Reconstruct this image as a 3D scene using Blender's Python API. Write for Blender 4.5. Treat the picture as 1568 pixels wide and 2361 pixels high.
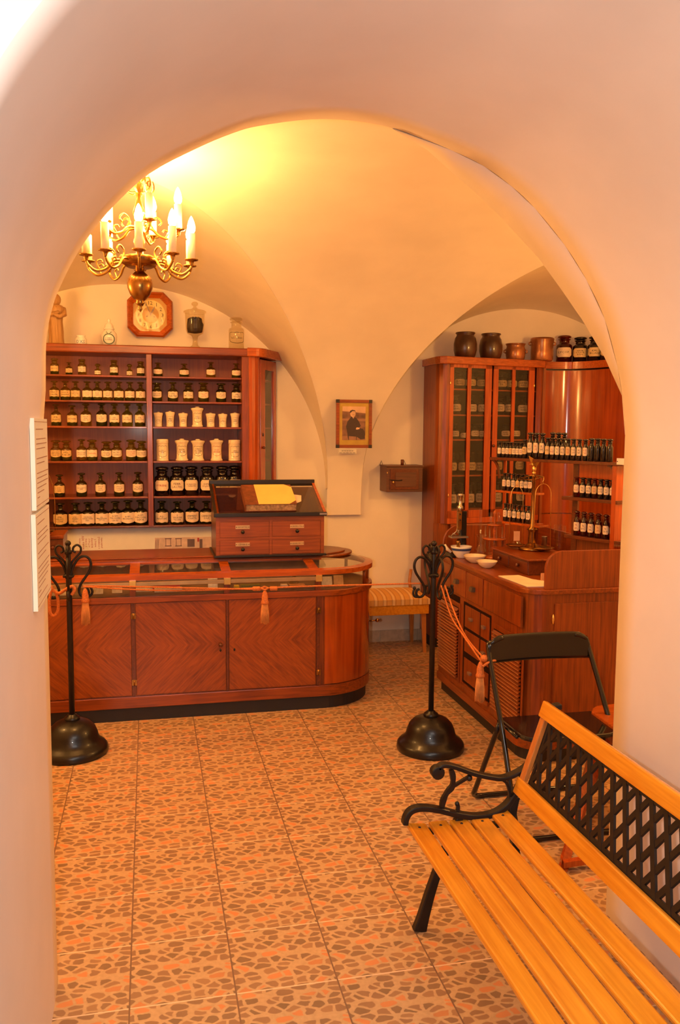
import bpy, bmesh, math, random
from math import sin, cos, pi, sqrt, atan2, radians as rad
from mathutils import Vector, Matrix
random.seed(7)
SC = bpy.context.scene
for o in list(bpy.data.objects): bpy.data.objects.remove(o)

# ------------------------------------------------------------------ camera
F = 1948.88
PIT, ROLL, YAW = 9.82530839e-02, 7.60086685e-03, 2.23005022e-01
CAM = Vector((0.08260956, -4.89326633, 1.81076902))
FW = Vector((sin(YAW)*cos(PIT), cos(YAW)*cos(PIT), -sin(PIT)))
_r = Vector((cos(YAW), -sin(YAW), 0)); _u = _r.cross(FW)
RT = _r*cos(ROLL) + _u*sin(ROLL); UP = RT.cross(FW)
cd = bpy.data.cameras.new('camera'); co = bpy.data.objects.new('camera', cd)
SC.collection.objects.link(co); SC.camera = co
cd.sensor_fit = 'VERTICAL'; cd.sensor_height = 24; cd.lens = F*24/2361
cd.clip_start = 0.05
M = Matrix((( RT.x, UP.x, -FW.x, CAM.x), (RT.y, UP.y, -FW.y, CAM.y), (RT.z, UP.z, -FW.z, CAM.z), (0, 0, 0, 1)))
co.matrix_world = M

# ------------------------------------------------------------------ light
SC.view_settings.view_transform = 'Standard'; SC.view_settings.look = 'None'
SC.view_settings.gamma = 1; SC.view_settings.exposure = 0.0
w = bpy.data.worlds.new('world'); SC.world = w; w.use_nodes = True
w.node_tree.nodes['Background'].inputs[0].default_value = (1.0, 0.92, 0.90, 1)
w.node_tree.nodes['Background'].inputs[1].default_value = 0.18
WARM = (1.0, 0.50, 0.14)
BULB = 105.0
def lamp(name, kind, loc, power, color, size=0.1, rot=None, size_y=None):
    d = bpy.data.lights.new(name, kind); d.energy = power; d.color = color
    if kind == 'AREA':
        d.size = size
        if size_y: d.shape = 'RECTANGLE'; d.size_y = size_y
    else: d.shadow_soft_size = size
    o = bpy.data.objects.new(name, d); SC.collection.objects.link(o); o.location = loc
    if rot: o.rotation_euler = rot
    return o
# camera flash, beside the lens
fl = lamp('camera_flash', 'SPOT', (-0.04, -4.93, 1.82), 125, (1.0, 0.88, 0.76), 0.02)
fl.data.spot_size = rad(110); fl.data.spot_blend = 0.6
fl.rotation_euler = co.matrix_world.to_euler()
# second chandelier of the pharmacy, out of sight to the right
lamp('room_lamp', 'POINT', (3.3, -1.0, 2.35), 70, WARM, 0.12)
lamp('side_fill', 'POINT', (-1.4, -0.2, 2.25), 50, WARM, 0.12)  # added unseen light that brightens the left wall and cabinet
# ceiling lamp of the hall behind the photographer
lamp('hall_lamp', 'AREA', (0.9, -5.3, 3.3), 60, (1.0, 0.90, 0.84), 1.8)

# ------------------------------------------------------------------ unprojection
def ray(x, y): return FW + RT*((x-784)/F) + UP*((1180.5-y)/F)
def atY(x, y, Y):
    d = ray(x, y); return CAM + d*((Y-CAM.y)/d.y)
def atX(x, y, X):
    d = ray(x, y); return CAM + d*((X-CAM.x)/d.x)
def atZ(x, y, Z):
    d = ray(x, y); return CAM + d*((Z-CAM.z)/d.z)
def atP(x, y, P, n):
    d = ray(x, y); return CAM + d*((Vector(P)-CAM).dot(n)/d.dot(n))
def depth(P): return (Vector(P)-CAM).dot(FW)

# ------------------------------------------------------------------ materials
def newmat(name):
    m = bpy.data.materials.new(name); m.use_nodes = True
    nt = m.node_tree; nt.nodes.clear()
    out = nt.nodes.new('ShaderNodeOutputMaterial')
    return m, nt, out
def N(nt, t, **kw):
    n = nt.nodes.new(t)
    for k, v in kw.items():
        if k.startswith('i_'):
            key = k[2:]; key = int(key) if key.isdigit() else key.replace('_', ' ')
            n.inputs[key].default_value = v
        else: setattr(n, k, v)
    return n
def L(nt, a, b): nt.links.new(a, b)
def math_(nt, op, a, b=None):
    n = nt.nodes.new('ShaderNodeMath'); n.operation = op
    for i, x in enumerate((a, b)):
        if x is None: continue
        if isinstance(x, (int, float)): n.inputs[i].default_value = x
        else: nt.links.new(x, n.inputs[i])
    return n.outputs[0]
def c4(c): return (c[0], c[1], c[2], 1)
def ramp(nt, fac, stops):
    r = nt.nodes.new('ShaderNodeValToRGB'); e = r.color_ramp.elements
    while len(e) < len(stops): e.new(0.5)
    for i, (p, c) in enumerate(stops): e[i].position = p; e[i].color = c4(c)
    L(nt, fac, r.inputs[0]); return r.outputs[0]
def plain(name, col, rough=0.5, metal=0.0, noise=0.08, scale=12, coat=0.0, spec=0.5, bump=0.0):
    m, nt, out = newmat(name)
    b = N(nt, 'ShaderNodeBsdfPrincipled'); b.inputs['Roughness'].default_value = rough
    b.inputs['Metallic'].default_value = metal; b.inputs['Coat Weight'].default_value = coat
    b.inputs['Specular IOR Level'].default_value = spec
    tc = N(nt, 'ShaderNodeTexCoord'); nz = N(nt, 'ShaderNodeTexNoise'); nz.inputs['Scale'].default_value = scale
    nz.inputs['Detail'].default_value = 5
    L(nt, tc.outputs['Object'], nz.inputs['Vector'])
    lo = tuple(max(0, x*(1-noise*2)) for x in col); hi = tuple(min(1, x*(1+noise)) for x in col)
    L(nt, ramp(nt, nz.outputs[0], [(0.3, lo), (0.7, hi)]), b.inputs['Base Color'])
    if bump:
        bp = N(nt, 'ShaderNodeBump'); bp.inputs['Strength'].default_value = bump; bp.inputs['Distance'].default_value = 0.01
        L(nt, nz.outputs[0], bp.inputs['Height']); L(nt, bp.outputs[0], b.inputs['Normal'])
    L(nt, b.outputs[0], out.inputs[0]); return m
def wood(name, dark, light, axis='z', rough=0.32, coat=0.12, scale=1.0, chevron=0, zc=0.0, plankw=0):
    m, nt, out = newmat(name)
    b = N(nt, 'ShaderNodeBsdfPrincipled'); b.inputs['Roughness'].default_value = rough
    b.inputs['Coat Weight'].default_value = coat; b.inputs['Coat Roughness'].default_value = 0.12
    g = N(nt, 'ShaderNodeNewGeometry'); sp = N(nt, 'ShaderNodeSeparateXYZ')
    L(nt, g.outputs['Position'], sp.inputs[0])
    X, Y, Z = sp.outputs
    cb = N(nt, 'ShaderNodeCombineXYZ')
    if chevron:
        zz = math_(nt, 'ABSOLUTE', math_(nt, 'SUBTRACT', Z, zc))
        xx = X if chevron > 0 else math_(nt, 'MULTIPLY', X, -1)
        across = math_(nt, 'SUBTRACT', zz, xx); along = math_(nt, 'ADD', zz, xx)
        L(nt, math_(nt, 'MULTIPLY', across, 85*scale), cb.inputs[0])
        L(nt, math_(nt, 'MULTIPLY', along, 9*scale), cb.inputs[1])
        L(nt, math_(nt, 'MULTIPLY', Y, 20), cb.inputs[2])
    else:
        k = {'x': (3.5, 75, 75), 'y': (75, 3.5, 75), 'z': (75, 75, 3.5)}[axis]
        for i, s in enumerate((X, Y, Z)): L(nt, math_(nt, 'MULTIPLY', s, k[i]*scale), cb.inputs[i])
    nz = N(nt, 'ShaderNodeTexNoise'); nz.inputs['Scale'].default_value = 1.0; nz.inputs['Detail'].default_value = 6
    nz.inputs['Distortion'].default_value = 0.6
    L(nt, cb.outputs[0], nz.inputs['Vector'])
    n2 = N(nt, 'ShaderNodeTexNoise'); n2.inputs['Scale'].default_value = 4.0; L(nt, g.outputs['Position'], n2.inputs['Vector'])
    s = math_(nt, 'ADD', math_(nt, 'MULTIPLY', nz.outputs[0], 0.75), math_(nt, 'MULTIPLY', n2.outputs[0], 0.25))
    mid = tuple((a+c)/2 for a, c in zip(dark, light))
    L(nt, ramp(nt, s, [(0.26, dark), (0.5, mid), (0.74, light)]), b.inputs['Base Color'])
    L(nt, b.outputs[0], out.inputs[0]); return m
def glass(name, tint, rough=0.02, minr=0.04):
    m, nt, out = newmat(name)
    t = N(nt, 'ShaderNodeBsdfTransparent'); t.inputs[0].default_value = c4(tint)
    gl = N(nt, 'ShaderNodeBsdfGlossy'); gl.inputs['Roughness'].default_value = rough
    gl.inputs[0].default_value = (1, 1, 1, 1)
    fr = N(nt, 'ShaderNodeLayerWeight'); fr.inputs[0].default_value = 0.5
    mx = N(nt, 'ShaderNodeMixShader'); L(nt, math_(nt, 'ADD', math_(nt, 'MULTIPLY', math_(nt, 'POWER', fr.outputs['Facing'], 4.0), 0.7), minr), mx.inputs[0])
    L(nt, t.outputs[0], mx.inputs[1]); L(nt, gl.outputs[0], mx.inputs[2]); L(nt, mx.outputs[0], out.inputs[0])
    return m
def emit(name, col, s):
    m, nt, out = newmat(name)
    e = N(nt, 'ShaderNodeEmission'); e.inputs[0].default_value = c4(col); e.inputs[1].default_value = s
    L(nt, e.outputs[0], out.inputs[0]); return m

PLASTER = plain('warm_white_plaster', (0.88, 0.77, 0.61), 0.75, noise=0.03, scale=3, bump=0.12, spec=0.2)
HALLWALL = plain('pinkish_white_plaster', (0.82, 0.72, 0.68), 0.7, noise=0.03, scale=2.5, bump=0.15, spec=0.25)
WD = (0.10, 0.015, 0.0015); WL = (0.36, 0.072, 0.005)
W_V = wood('mahogany_vertical', WD, WL, 'z')
W_H = wood('mahogany_horizontal', WD, WL, 'x')
W_Y = wood('mahogany_depth', WD, WL, 'y')
W_CH1 = wood('chevron_veneer_opening_right', (0.13, 0.022, 0.0015), (0.40, 0.086, 0.005), chevron=1, zc=0.47, scale=0.7)
W_CH2 = wood('chevron_veneer_opening_left', (0.13, 0.022, 0.0015), (0.40, 0.086, 0.005), chevron=-1, zc=0.47, scale=0.7)
W_CAB = wood('orange_mahogany', (0.24, 0.030, 0.002), (0.56, 0.090, 0.006), 'z', rough=0.22, coat=0.5)
W_CABH = wood('orange_mahogany_horizontal', (0.24, 0.04, 0.003), (0.58, 0.12, 0.010), 'x', rough=0.25, coat=0.4)
W_BURL = wood('burl_veneer', (0.18, 0.026, 0.002), (0.50, 0.085, 0.006), 'z', rough=0.16, coat=0.8, scale=0.35)
W_BACK = wood('dark_boarded_back', (0.24, 0.040, 0.006), (0.42, 0.085, 0.012), 'z', rough=0.42, coat=0.05)
W_DARK = wood('dark_walnut', (0.07, 0.014, 0.003), (0.18, 0.040, 0.008), 'y', rough=0.3)
W_BOX = wood('brown_box_wood', (0.07, 0.022, 0.007), (0.16, 0.050, 0.015), 'x', rough=0.45, coat=0.1)
W_BENCH = wood('honey_slat_wood', (0.58, 0.17, 0.006), (0.88, 0.37, 0.022), 'y', rough=0.25, coat=0.5, scale=0.8)
W_BENCHZ = wood('honey_strut_wood', (0.42, 0.13, 0.03), (0.66, 0.25, 0.05), 'z', rough=0.3, coat=0.4)
W_STAT = wood('carved_limewood', (0.34, 0.17, 0.06), (0.62, 0.36, 0.14), 'z', rough=0.5, coat=0.0)
BLACK = plain('black_lacquer', (0.007, 0.006, 0.006), 0.32, coat=0.15, spec=0.4)
BLACKP = plain('black_plinth', (0.016, 0.014, 0.013), 0.55)
GLOSSBLK = plain('gloss_black_enamel', (0.005, 0.005, 0.007), 0.09, coat=0.4, spec=0.4)
IRON = plain('cast_iron_black', (0.014, 0.008, 0.006), 0.45, spec=0.35, coat=0.05, noise=0.2, scale=30)
EBONY = plain('ebonised_wood', (0.018, 0.012, 0.010), 0.35)
BRASS = plain('brass', (0.50, 0.28, 0.07), 0.28, 1.0)
BRASSD = plain('aged_brass', (0.40, 0.20, 0.05), 0.26, 1.0, noise=0.2)
BRASSB = plain('bright_brass', (0.95, 0.62, 0.18), 0.3, 1.0)
STEEL = plain('dull_steel', (0.42, 0.38, 0.34), 0.35, 1.0)
CHROME = plain('chrome_plate', (0.6, 0.56, 0.5), 0.2, 1.0)
PAPER = plain('cream_label_paper', (0.84, 0.66, 0.46), 0.6, noise=0.04)
PAPERO = plain('ochre_label_paper', (0.72, 0.50, 0.24), 0.6, noise=0.06)
INK = plain('black_ink', (0.02, 0.012, 0.01), 0.6)
INKR = plain('red_ink', (0.45, 0.05, 0.02), 0.6)
PORC = plain('cream_porcelain', (0.86, 0.70, 0.46), 0.15, coat=0.5, noise=0.02)
PORCW = plain('white_porcelain', (0.88, 0.82, 0.72), 0.2, coat=0.5, noise=0.02)
BLUE = plain('blue_glaze_band', (0.05, 0.08, 0.22), 0.25)
GREENG = glass('green_bottle_glass', (0.72, 0.76, 0.26), minr=0.05)
GREEND = glass('dark_green_glass', (0.48, 0.58, 0.18), minr=0.05)
GREENB = glass('bright_green_glass', (0.12, 0.42, 0.10), minr=0.05)
BLACKG = plain('black_brown_glass', (0.010, 0.005, 0.004), 0.06, coat=0.6)
BROWNG = glass('amber_bottle_glass', (0.42, 0.10, 0.02), minr=0.06)
CLEAR = glass('clear_glass', (0.93, 0.90, 0.84), minr=0.05)
CLEARD = glass('smoky_clear_glass', (0.88, 0.84, 0.74), minr=0.04)
PANE = glass('window_pane_glass', (0.86, 0.84, 0.80), minr=0.03)
CLOCKG = glass('clock_glass', (0.97, 0.97, 0.95), minr=0.0025)
OLIVE = plain('olive_liquid', (0.09, 0.075, 0.010), 0.3)
STONE = plain('brown_stoneware', (0.085, 0.032, 0.014), 0.28, coat=0.4, noise=0.3, scale=9)
COPPER = plain('coppery_glaze', (0.42, 0.16, 0.06), 0.28, 0.5, noise=0.25, scale=7)
ROPE = plain('orange_cord', (0.62, 0.17, 0.03), 0.7, noise=0.2, scale=200)
TASSEL = plain('ochre_tassel', (0.66, 0.26, 0.07), 0.8, noise=0.1, scale=40)
BROWNL = plain('brown_leather', (0.20, 0.055, 0.02), 0.5, noise=0.2, scale=30)
YELLOWP = plain('yellowed_paper', (0.86, 0.58, 0.15), 0.6, noise=0.03)
PAGES = plain('book_pages', (0.46, 0.30, 0.17), 0.8, noise=0.25, scale=60)
WHITEP = plain('white_paper', (0.84, 0.78, 0.68), 0.6, noise=0.02)
DISPW = plain('display_lining', (0.34, 0.20, 0.10), 0.7)
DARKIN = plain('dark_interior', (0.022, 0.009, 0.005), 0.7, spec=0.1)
CANDLE = plain('ivory_candle_sleeve', (0.90, 0.82, 0.62), 0.4)
BULBM = emit('lit_candle_bulb', WARM, BULB)
CREAMB = plain('cream_foam_board', (0.90, 0.84, 0.66), 0.5, noise=0.02)

def mat_floor():
    m, nt, out = newmat('pebble_print_tiles'); T = 1/3.0
    b = N(nt, 'ShaderNodeBsdfPrincipled'); b.inputs['Roughness'].default_value = 0.38
    g = N(nt, 'ShaderNodeNewGeometry'); sp = N(nt, 'ShaderNodeSeparateXYZ'); L(nt, g.outputs['Position'], sp.inputs[0])
    fx = math_(nt, 'FRACT', math_(nt, 'DIVIDE', math_(nt, 'ADD', sp.outputs[0], 30*T), T))
    fy = math_(nt, 'FRACT', math_(nt, 'DIVIDE', math_(nt, 'ADD', sp.outputs[1], 30*T), T))
    cb = N(nt, 'ShaderNodeCombineXYZ')
    L(nt, math_(nt, 'MULTIPLY', fx, 6.6), cb.inputs[0]); L(nt, math_(nt, 'MULTIPLY', fy, 10.5), cb.inputs[1])
    wz = N(nt, 'ShaderNodeTexNoise'); wz.inputs['Scale'].default_value = 0.9; wz.inputs['Detail'].default_value = 2
    L(nt, cb.outputs[0], wz.inputs['Vector'])
    wm = N(nt, 'ShaderNodeVectorMath', operation='MULTIPLY_ADD'); L(nt, wz.outputs['Color'], wm.inputs[0])
    wm.inputs[1].default_value = (0.55, 0.7, 0); L(nt, cb.outputs[0], wm.inputs[2])
    v1 = N(nt, 'ShaderNodeTexVoronoi', feature='DISTANCE_TO_EDGE', voronoi_dimensions='2D'); v1.inputs['Scale'].default_value = 1
    v2 = N(nt, 'ShaderNodeTexVoronoi', feature='F1', voronoi_dimensions='2D'); v2.inputs['Scale'].default_value = 1
    L(nt, wm.outputs[0], v1.inputs['Vector']); L(nt, wm.outputs[0], v2.inputs['Vector'])
    # pebble mask, rounded by the distance from the cell centre
    e = math_(nt, 'SUBTRACT', v1.outputs['Distance'], 0.085)
    rr = math_(nt, 'SUBTRACT', 0.54, v2.outputs['Distance'])
    mk = math_(nt, 'MULTIPLY', math_(nt, 'MINIMUM', e, math_(nt, 'MULTIPLY', rr, 0.8)), 18); mk = math_(nt, 'MINIMUM', math_(nt, 'MAXIMUM', mk, 0), 1)
    sc = N(nt, 'ShaderNodeSeparateColor'); L(nt, v2.outputs['Color'], sc.inputs[0])
    peb = ramp(nt, sc.outputs[0], [(0.0, (0.22, 0.13, 0.065)), (0.45, (0.30, 0.16, 0.080)), (0.82, (0.38, 0.20, 0.09)), (0.87, (0.66, 0.24, 0.08)), (1.0, (0.68, 0.26, 0.09))])
    nz = N(nt, 'ShaderNodeTexNoise'); nz.inputs['Scale'].default_value = 60; L(nt, g.outputs['Position'], nz.inputs['Vector'])
    base = ramp(nt, nz.outputs[0], [(0.3, (0.52, 0.33, 0.16)), (0.7, (0.60, 0.38, 0.19))])
    m1 = N(nt, 'ShaderNodeMixRGB'); L(nt, math_(nt, 'MULTIPLY', mk, 0.92), m1.inputs[0]); L(nt, base, m1.inputs[1]); L(nt, peb, m1.inputs[2])
    def edge(f, wd): return math_(nt, 'LESS_THAN', math_(nt, 'MINIMUM', f, math_(nt, 'SUBTRACT', 1, f)), wd)
    m2 = N(nt, 'ShaderNodeMixRGB'); L(nt, edge(fy, 0.009), m2.inputs[0]); L(nt, m1.outputs[0], m2.inputs[1]); m2.inputs[2].default_value = (0.80, 0.56, 0.34, 1)
    m3 = N(nt, 'ShaderNodeMixRGB'); L(nt, edge(fx, 0.008), m3.inputs[0]); L(nt, m2.outputs[0], m3.inputs[1]); m3.inputs[2].default_value = (0.22, 0.12, 0.07, 1)
    L(nt, m3.outputs[0], b.inputs['Base Color']); L(nt, b.outputs[0], out.inputs[0]); return m
FLOOR = mat_floor()
def mat_stripes():
    m, nt, out = newmat('striped_upholstery')
    b = N(nt, 'ShaderNodeBsdfPrincipled'); b.inputs['Roughness'].default_value = 0.8
    g = N(nt, 'ShaderNodeNewGeometry'); sp = N(nt, 'ShaderNodeSeparateXYZ'); L(nt, g.outputs['Position'], sp.inputs[0])
    f = math_(nt, 'FRACT', math_(nt, 'MULTIPLY', math_(nt, 'SUBTRACT', sp.outputs[0], math_(nt, 'MULTIPLY', sp.outputs[1], 0.0)), 13.5))
    L(nt, ramp(nt, f, [(0.0, (0.72, 0.36, 0.08)), (0.45, (0.70, 0.33, 0.07)), (0.5, (0.50, 0.22, 0.06)), (0.62, (0.80, 0.50, 0.18)), (0.8, (0.82, 0.52, 0.2)), (0.88, (0.60, 0.26, 0.05))]), b.inputs['Base Color'])
    L(nt, b.outputs[0], out.inputs[0]); return m
STRIPE = mat_stripes()

# ------------------------------------------------------------------ mesh builder
class MB:
    def __init__(s): s.v = []; s.f = []; s.m = []; s.sm = []; s.cur = 0; s.tf = None
    def mat(s, i): s.cur = i; return s
    def add(s, vs, fs, smooth=False):
        n = len(s.v)
        for p in vs:
            p = Vector(p)
            s.v.append(s.tf @ p if s.tf else p)
        for f in fs: s.f.append([i+n for i in f]); s.m.append(s.cur); s.sm.append(smooth)
        return s
    def box(s, x0, x1, y0, y1, z0, z1):
        vs = [(x0,y0,z0),(x1,y0,z0),(x1,y1,z0),(x0,y1,z0),(x0,y0,z1),(x1,y0,z1),(x1,y1,z1),(x0,y1,z1)]
        return s.add(vs, [(3,2,1,0),(4,5,6,7),(0,1,5,4),(1,2,6,5),(2,3,7,6),(3,0,4,7)])
    def hexa(s, a, b):   # two quads (4 pts each)
        return s.add(list(a)+list(b), [(3,2,1,0),(4,5,6,7),(0,1,5,4),(1,2,6,5),(2,3,7,6),(3,0,4,7)])
    def prism(s, poly, ax, a, b, smooth=False):   # poly 2D extruded along axis
        def P(p, t): return {'x': (t, p[0], p[1]), 'y': (p[0], t, p[1]), 'z': (p[0], p[1], t)}[ax]
        n = len(poly); vs = [P(p, a) for p in poly] + [P(p, b) for p in poly]
        fs = [tuple(range(n))[::-1], tuple(range(n, 2*n))]
        s.add(vs, fs)
        s.add(vs, [(i, (i+1) % n, n+(i+1) % n, n+i) for i in range(n)], smooth)
        return s
    def lathe(s, prof, c=(0,0,0), seg=20, cap=True):
        vs = []; n = len(prof)
        for r, z in prof:
            for k in range(seg):
                a = 2*pi*k/seg; vs.append((c[0]+r*cos(a), c[1]+r*sin(a), c[2]+z))
        fs = [(i*seg+k, i*seg+(k+1) % seg, (i+1)*seg+(k+1) % seg, (i+1)*seg+k) for i in range(n-1) for k in range(seg)]
        s.add(vs, fs, True)
        if cap:
            if prof[0][0] > 1e-4: s.add([vs[k] for k in range(seg)], [tuple(range(seg))[::-1]])
            if prof[-1][0] > 1e-4: s.add([vs[(n-1)*seg+k] for k in range(seg)], [tuple(range(seg))])
        return s
    def tube(s, pts, r, seg=8, closed=False, flat=None):
        pts = [Vector(p) for p in pts]; n = len(pts)
        rr = r if isinstance(r, (list, tuple)) else [r]*n
        vs = []; up = None
        for i, p in enumerate(pts):
            if closed: t = pts[(i+1) % n]-pts[i-1]
            else: t = pts[min(i+1, n-1)]-pts[max(i-1, 0)]
            t.normalize()
            if up is None:
                up = Vector((0, 0, 1)) if abs(t.z) < 0.9 else Vector((0, 1, 0))
                if flat: up = Vector(flat)
            a = t.cross(up)
            if a.length < 1e-5: a = t.cross(Vector((1, 0, 0)))
            a.normalize(); b = a.cross(t); b.normalize()
            if not flat: up = b
            k2 = 1.0
            for k in range(seg):
                an = 2*pi*k/seg; vs.append(p + a*(rr[i]*cos(an)) + b*(rr[i]*sin(an)))
        m = n if closed else n-1
        fs = [(i*seg+k, i*seg+(k+1) % seg, ((i+1) % n)*seg+(k+1) % seg, ((i+1) % n)*seg+k) for i in range(m) for k in range(seg)]
        if not closed: fs += [tuple(range(seg))[::-1], tuple((n-1)*seg+k for k in range(seg))]
        return s.add(vs, fs, True)
    def bar(s, pts, w, t, side):   # rectangular strap following pts; side = thickness direction
        pts = [Vector(p) for p in pts]; sd = Vector(side).normalized(); vs = []; n = len(pts)
        for i, p in enumerate(pts):
            tg = (pts[min(i+1, n-1)]-pts[max(i-1, 0)]).normalized(); a = tg.cross(sd).normalized()
            ww = w[i] if isinstance(w, (list, tuple)) else w
            for da, ds in ((-1, -1), (1, -1), (1, 1), (-1, 1)): vs.append(p + a*(ww/2*da) + sd*(t/2*ds))
        fs = [(i*4+k, i*4+(k+1) % 4, (i+1)*4+(k+1) % 4, (i+1)*4+k) for i in range(n-1) for k in range(4)]
        fs += [(3, 2, 1, 0), tuple((n-1)*4+k for k in range(4))]
        return s.add(vs, fs)
    def sphere(s, c, r, seg=14, sz=1.0):
        pr = [(r*sin(pi*i/10), -r*cos(pi*i/10)*sz) for i in range(11)]
        pr[0] = (0.00001, pr[0][1]); pr[-1] = (0.00001, pr[-1][1])
        return s.lathe(pr, c, seg, False)
    def grid(s, rows, smooth=True):
        n = len(rows[0]); vs = [p for r in rows for p in r]
        fs = [(i*n+j, i*n+j+1, (i+1)*n+j+1, (i+1)*n+j) for i in range(len(rows)-1) for j in range(n-1)]
        return s.add(vs, fs, smooth)
    def part(s, name, mats, parent=None, **k): return s.build(name, mats, parent, **k)
    def build(s, name, mats, parent=None, bevel=0, solid=0):
        me = bpy.data.meshes.new(name)
        off = Vector(parent.get('_o', (0, 0, 0))) if parent is not None else Vector((0, 0, 0))
        me.from_pydata([tuple(p-off) for p in s.v], [], s.f)
        if not isinstance(mats, (list, tuple)): mats = [mats]
        for m in mats: me.materials.append(m)
        me.polygons.foreach_set('material_index', s.m); me.polygons.foreach_set('use_smooth', s.sm)
        me.update()
        bm = bmesh.new(); bm.from_mesh(me); bmesh.ops.remove_doubles(bm, verts=bm.verts, dist=1e-6)
        bmesh.ops.recalc_face_normals(bm, faces=bm.faces); bm.to_mesh(me); bm.free()
        o = bpy.data.objects.new(name, me); SC.collection.objects.link(o)
        if parent is not None: o.parent = parent; o['_o'] = tuple(off)
        if solid:
            md = o.modifiers.new('solid', 'SOLIDIFY'); md.thickness = solid; md.offset = 0
        if bevel:
            md = o.modifiers.new('bevel', 'BEVEL'); md.width = bevel; md.segments = 2; md.limit_method = 'ANGLE'; md.angle_limit = rad(50)
        return o
def thing(name, label, cat, loc=(0, 0, 0), group=None):
    o = bpy.data.objects.new(name, None); SC.collection.objects.link(o); o.empty_display_size = 0.05
    o.location = loc; o['_o'] = tuple(loc); o['label'] = label; o['category'] = cat
    if group: o['group'] = group
    return o
def tag(o, label, cat, group=None):
    o['label'] = label; o['category'] = cat
    if group: o['group'] = group
    return o
def single(name, mb, mats, label, cat, loc, group=None, **kw):   # one-mesh thing with origin at loc
    tmp = {'_o': tuple(loc)}
    class P_: 
        def get(self, k, d=None): return tmp.get(k, d)
    off = Vector(loc)
    mb.v = [p-off for p in mb.v]
    o = mb.build(name, mats, None, **kw); o.location = loc
    return tag(o, label, cat, group)
def struct(o): o['kind'] = 'structure'; return o
def dup(root, loc, label, rotz=0, scale=None, group=None):
    r = root.copy(); SC.collection.objects.link(r); r.location = loc; r.rotation_euler = (0, 0, rotz); r['label'] = label
    if scale: r.scale = scale
    if group: r['group'] = group
    for ch in list(root.children):
        c = ch.copy(); SC.collection.objects.link(c); c.parent = r
        for g_ in ch.children:
            d = g_.copy(); SC.collection.objects.link(d); d.parent = c
    return r
# ---- text as mesh data
_tc = {}
def text2d(s):
    if s in _tc: return _tc[s]
    cu = bpy.data.curves.new('t', 'FONT'); cu.body = s; cu.size = 1; cu.align_x = 'CENTER'; cu.align_y = 'CENTER'; cu.resolution_u = 1
    cu.space_line = 0.95
    o = bpy.data.objects.new('t', cu); SC.collection.objects.link(o)
    dg = bpy.context.evaluated_depsgraph_get(); me = bpy.data.meshes.new_from_object(o.evaluated_get(dg))
    vs = [(v.co.x, v.co.y) for v in me.vertices]; fs = [tuple(p.vertices) for p in me.polygons]
    bpy.data.objects.remove(o); bpy.data.curves.remove(cu); bpy.data.meshes.remove(me)
    if vs:
        x0 = min(v[0] for v in vs); x1 = max(v[0] for v in vs); y0 = min(v[1] for v in vs); y1 = max(v[1] for v in vs)
        vs = [(x-(x0+x1)/2, y-(y0+y1)/2) for x, y in vs]; _tc[s] = (vs, fs, x1-x0, y1-y0)
    else: _tc[s] = ([], [], 1, 1)
    return _tc[s]
def text_on(mb, s, wmax, hmax, fn):
    vs, fs, tw, th = text2d(s); k = min(wmax/tw, hmax/th)
    mb.add([fn(x*k, y*k) for x, y in vs], fs)

# ================================================================== the setting
JY = -2.168; NY = -3.55; AX, AZ, AR = 0.755, 1.795, 0.985; BW = 1.95
struct(MB().box(-3.2, 5.2, -7.0, BW+0.1, -0.05, 0).build('floor', FLOOR))
b = MB(); b.box(-2.2, 4.6, BW, BW+0.12, 0, 3.6); struct(b.build('wall_back', PLASTER))
struct(MB().box(4.30, 4.42, JY, BW, 0, 3.6).build('wall_right', PLASTER))
struct(MB().box(-1.85, -1.73, JY, BW, 0, 3.6).build('wall_left', PLASTER))
# vaulted thick wall with the arched passage
def _sm(P, n=6):
    out = []; P = [Vector(p) for p in P]
    for i in range(len(P)-1):
        p0, p1, p2, p3 = P[max(i-1, 0)], P[i], P[i+1], P[min(i+2, len(P)-1)]
        for k in range(n):
            t = k/n; out.append(0.5*((2*p1)+(p2-p0)*t+(2*p0-5*p1+4*p2-p3)*t*t+(3*p1-p0-3*p2+p3)*t**3))
    out.append(P[-1]); return out
apx = [(105.5, 900), (105.5, 845), (106.5, 795), (110, 758), (118, 721), (129, 684), (143, 652), (158.5, 620), (183.5, 576), (211.5, 536), (263, 474), (345, 400), (450, 344), (535, 308), (600, 290), (720, 275), (820, 279), (905, 295), (975, 320), (1040, 346), (1114, 382), (1180, 430), (1233, 480), (1302, 565), (1352, 645), (1394, 735), (1424, 847), (1437, 925)]
ap = [(q.x, q.z) for q in [atY(x, y, JY) for x, y in apx]]
sp_ = _sm([(max(x, AX-AR), z) for x, z in ap], 4)
arch = [(AX-AR, 0.0)] + [(AX-AR, 0.3*k) for k in range(1, 7)] + [(v[0], v[1]) for v in sp_] + [(AX+AR, 0.3*k) for k in range(6, 0, -1)] + [(AX+AR, 0.0)]
X0, X1, ZT = -3.2, 5.2, 3.6
def outer(p):
    x, z = p
    if z <= AZ and x < AX: return (X0, z)
    if z <= AZ and x > AX: return (X1, z)
    a = atan2(z-AZ, x-AX); dx, dz = cos(a), sin(a); t = 99
    if dx > 1e-6: t = min(t, (X1-AX)/dx)
    if dx < -1e-6: t = min(t, (X0-AX)/dx)
    if dz > 1e-6: t = min(t, (ZT-AZ)/dz)
    return (AX+dx*t, AZ+dz*t)
b = MB()
for Y in (NY, JY):
    b.grid([[(p[0], Y, p[1]) for p in arch], [(outer(p)[0], Y, outer(p)[1]) for p in arch]], False)
NS = 12
b.grid([[(p[0], NY+(JY-NY)*k/NS, p[1]) for p in arch] for k in range(NS+1)])
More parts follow.
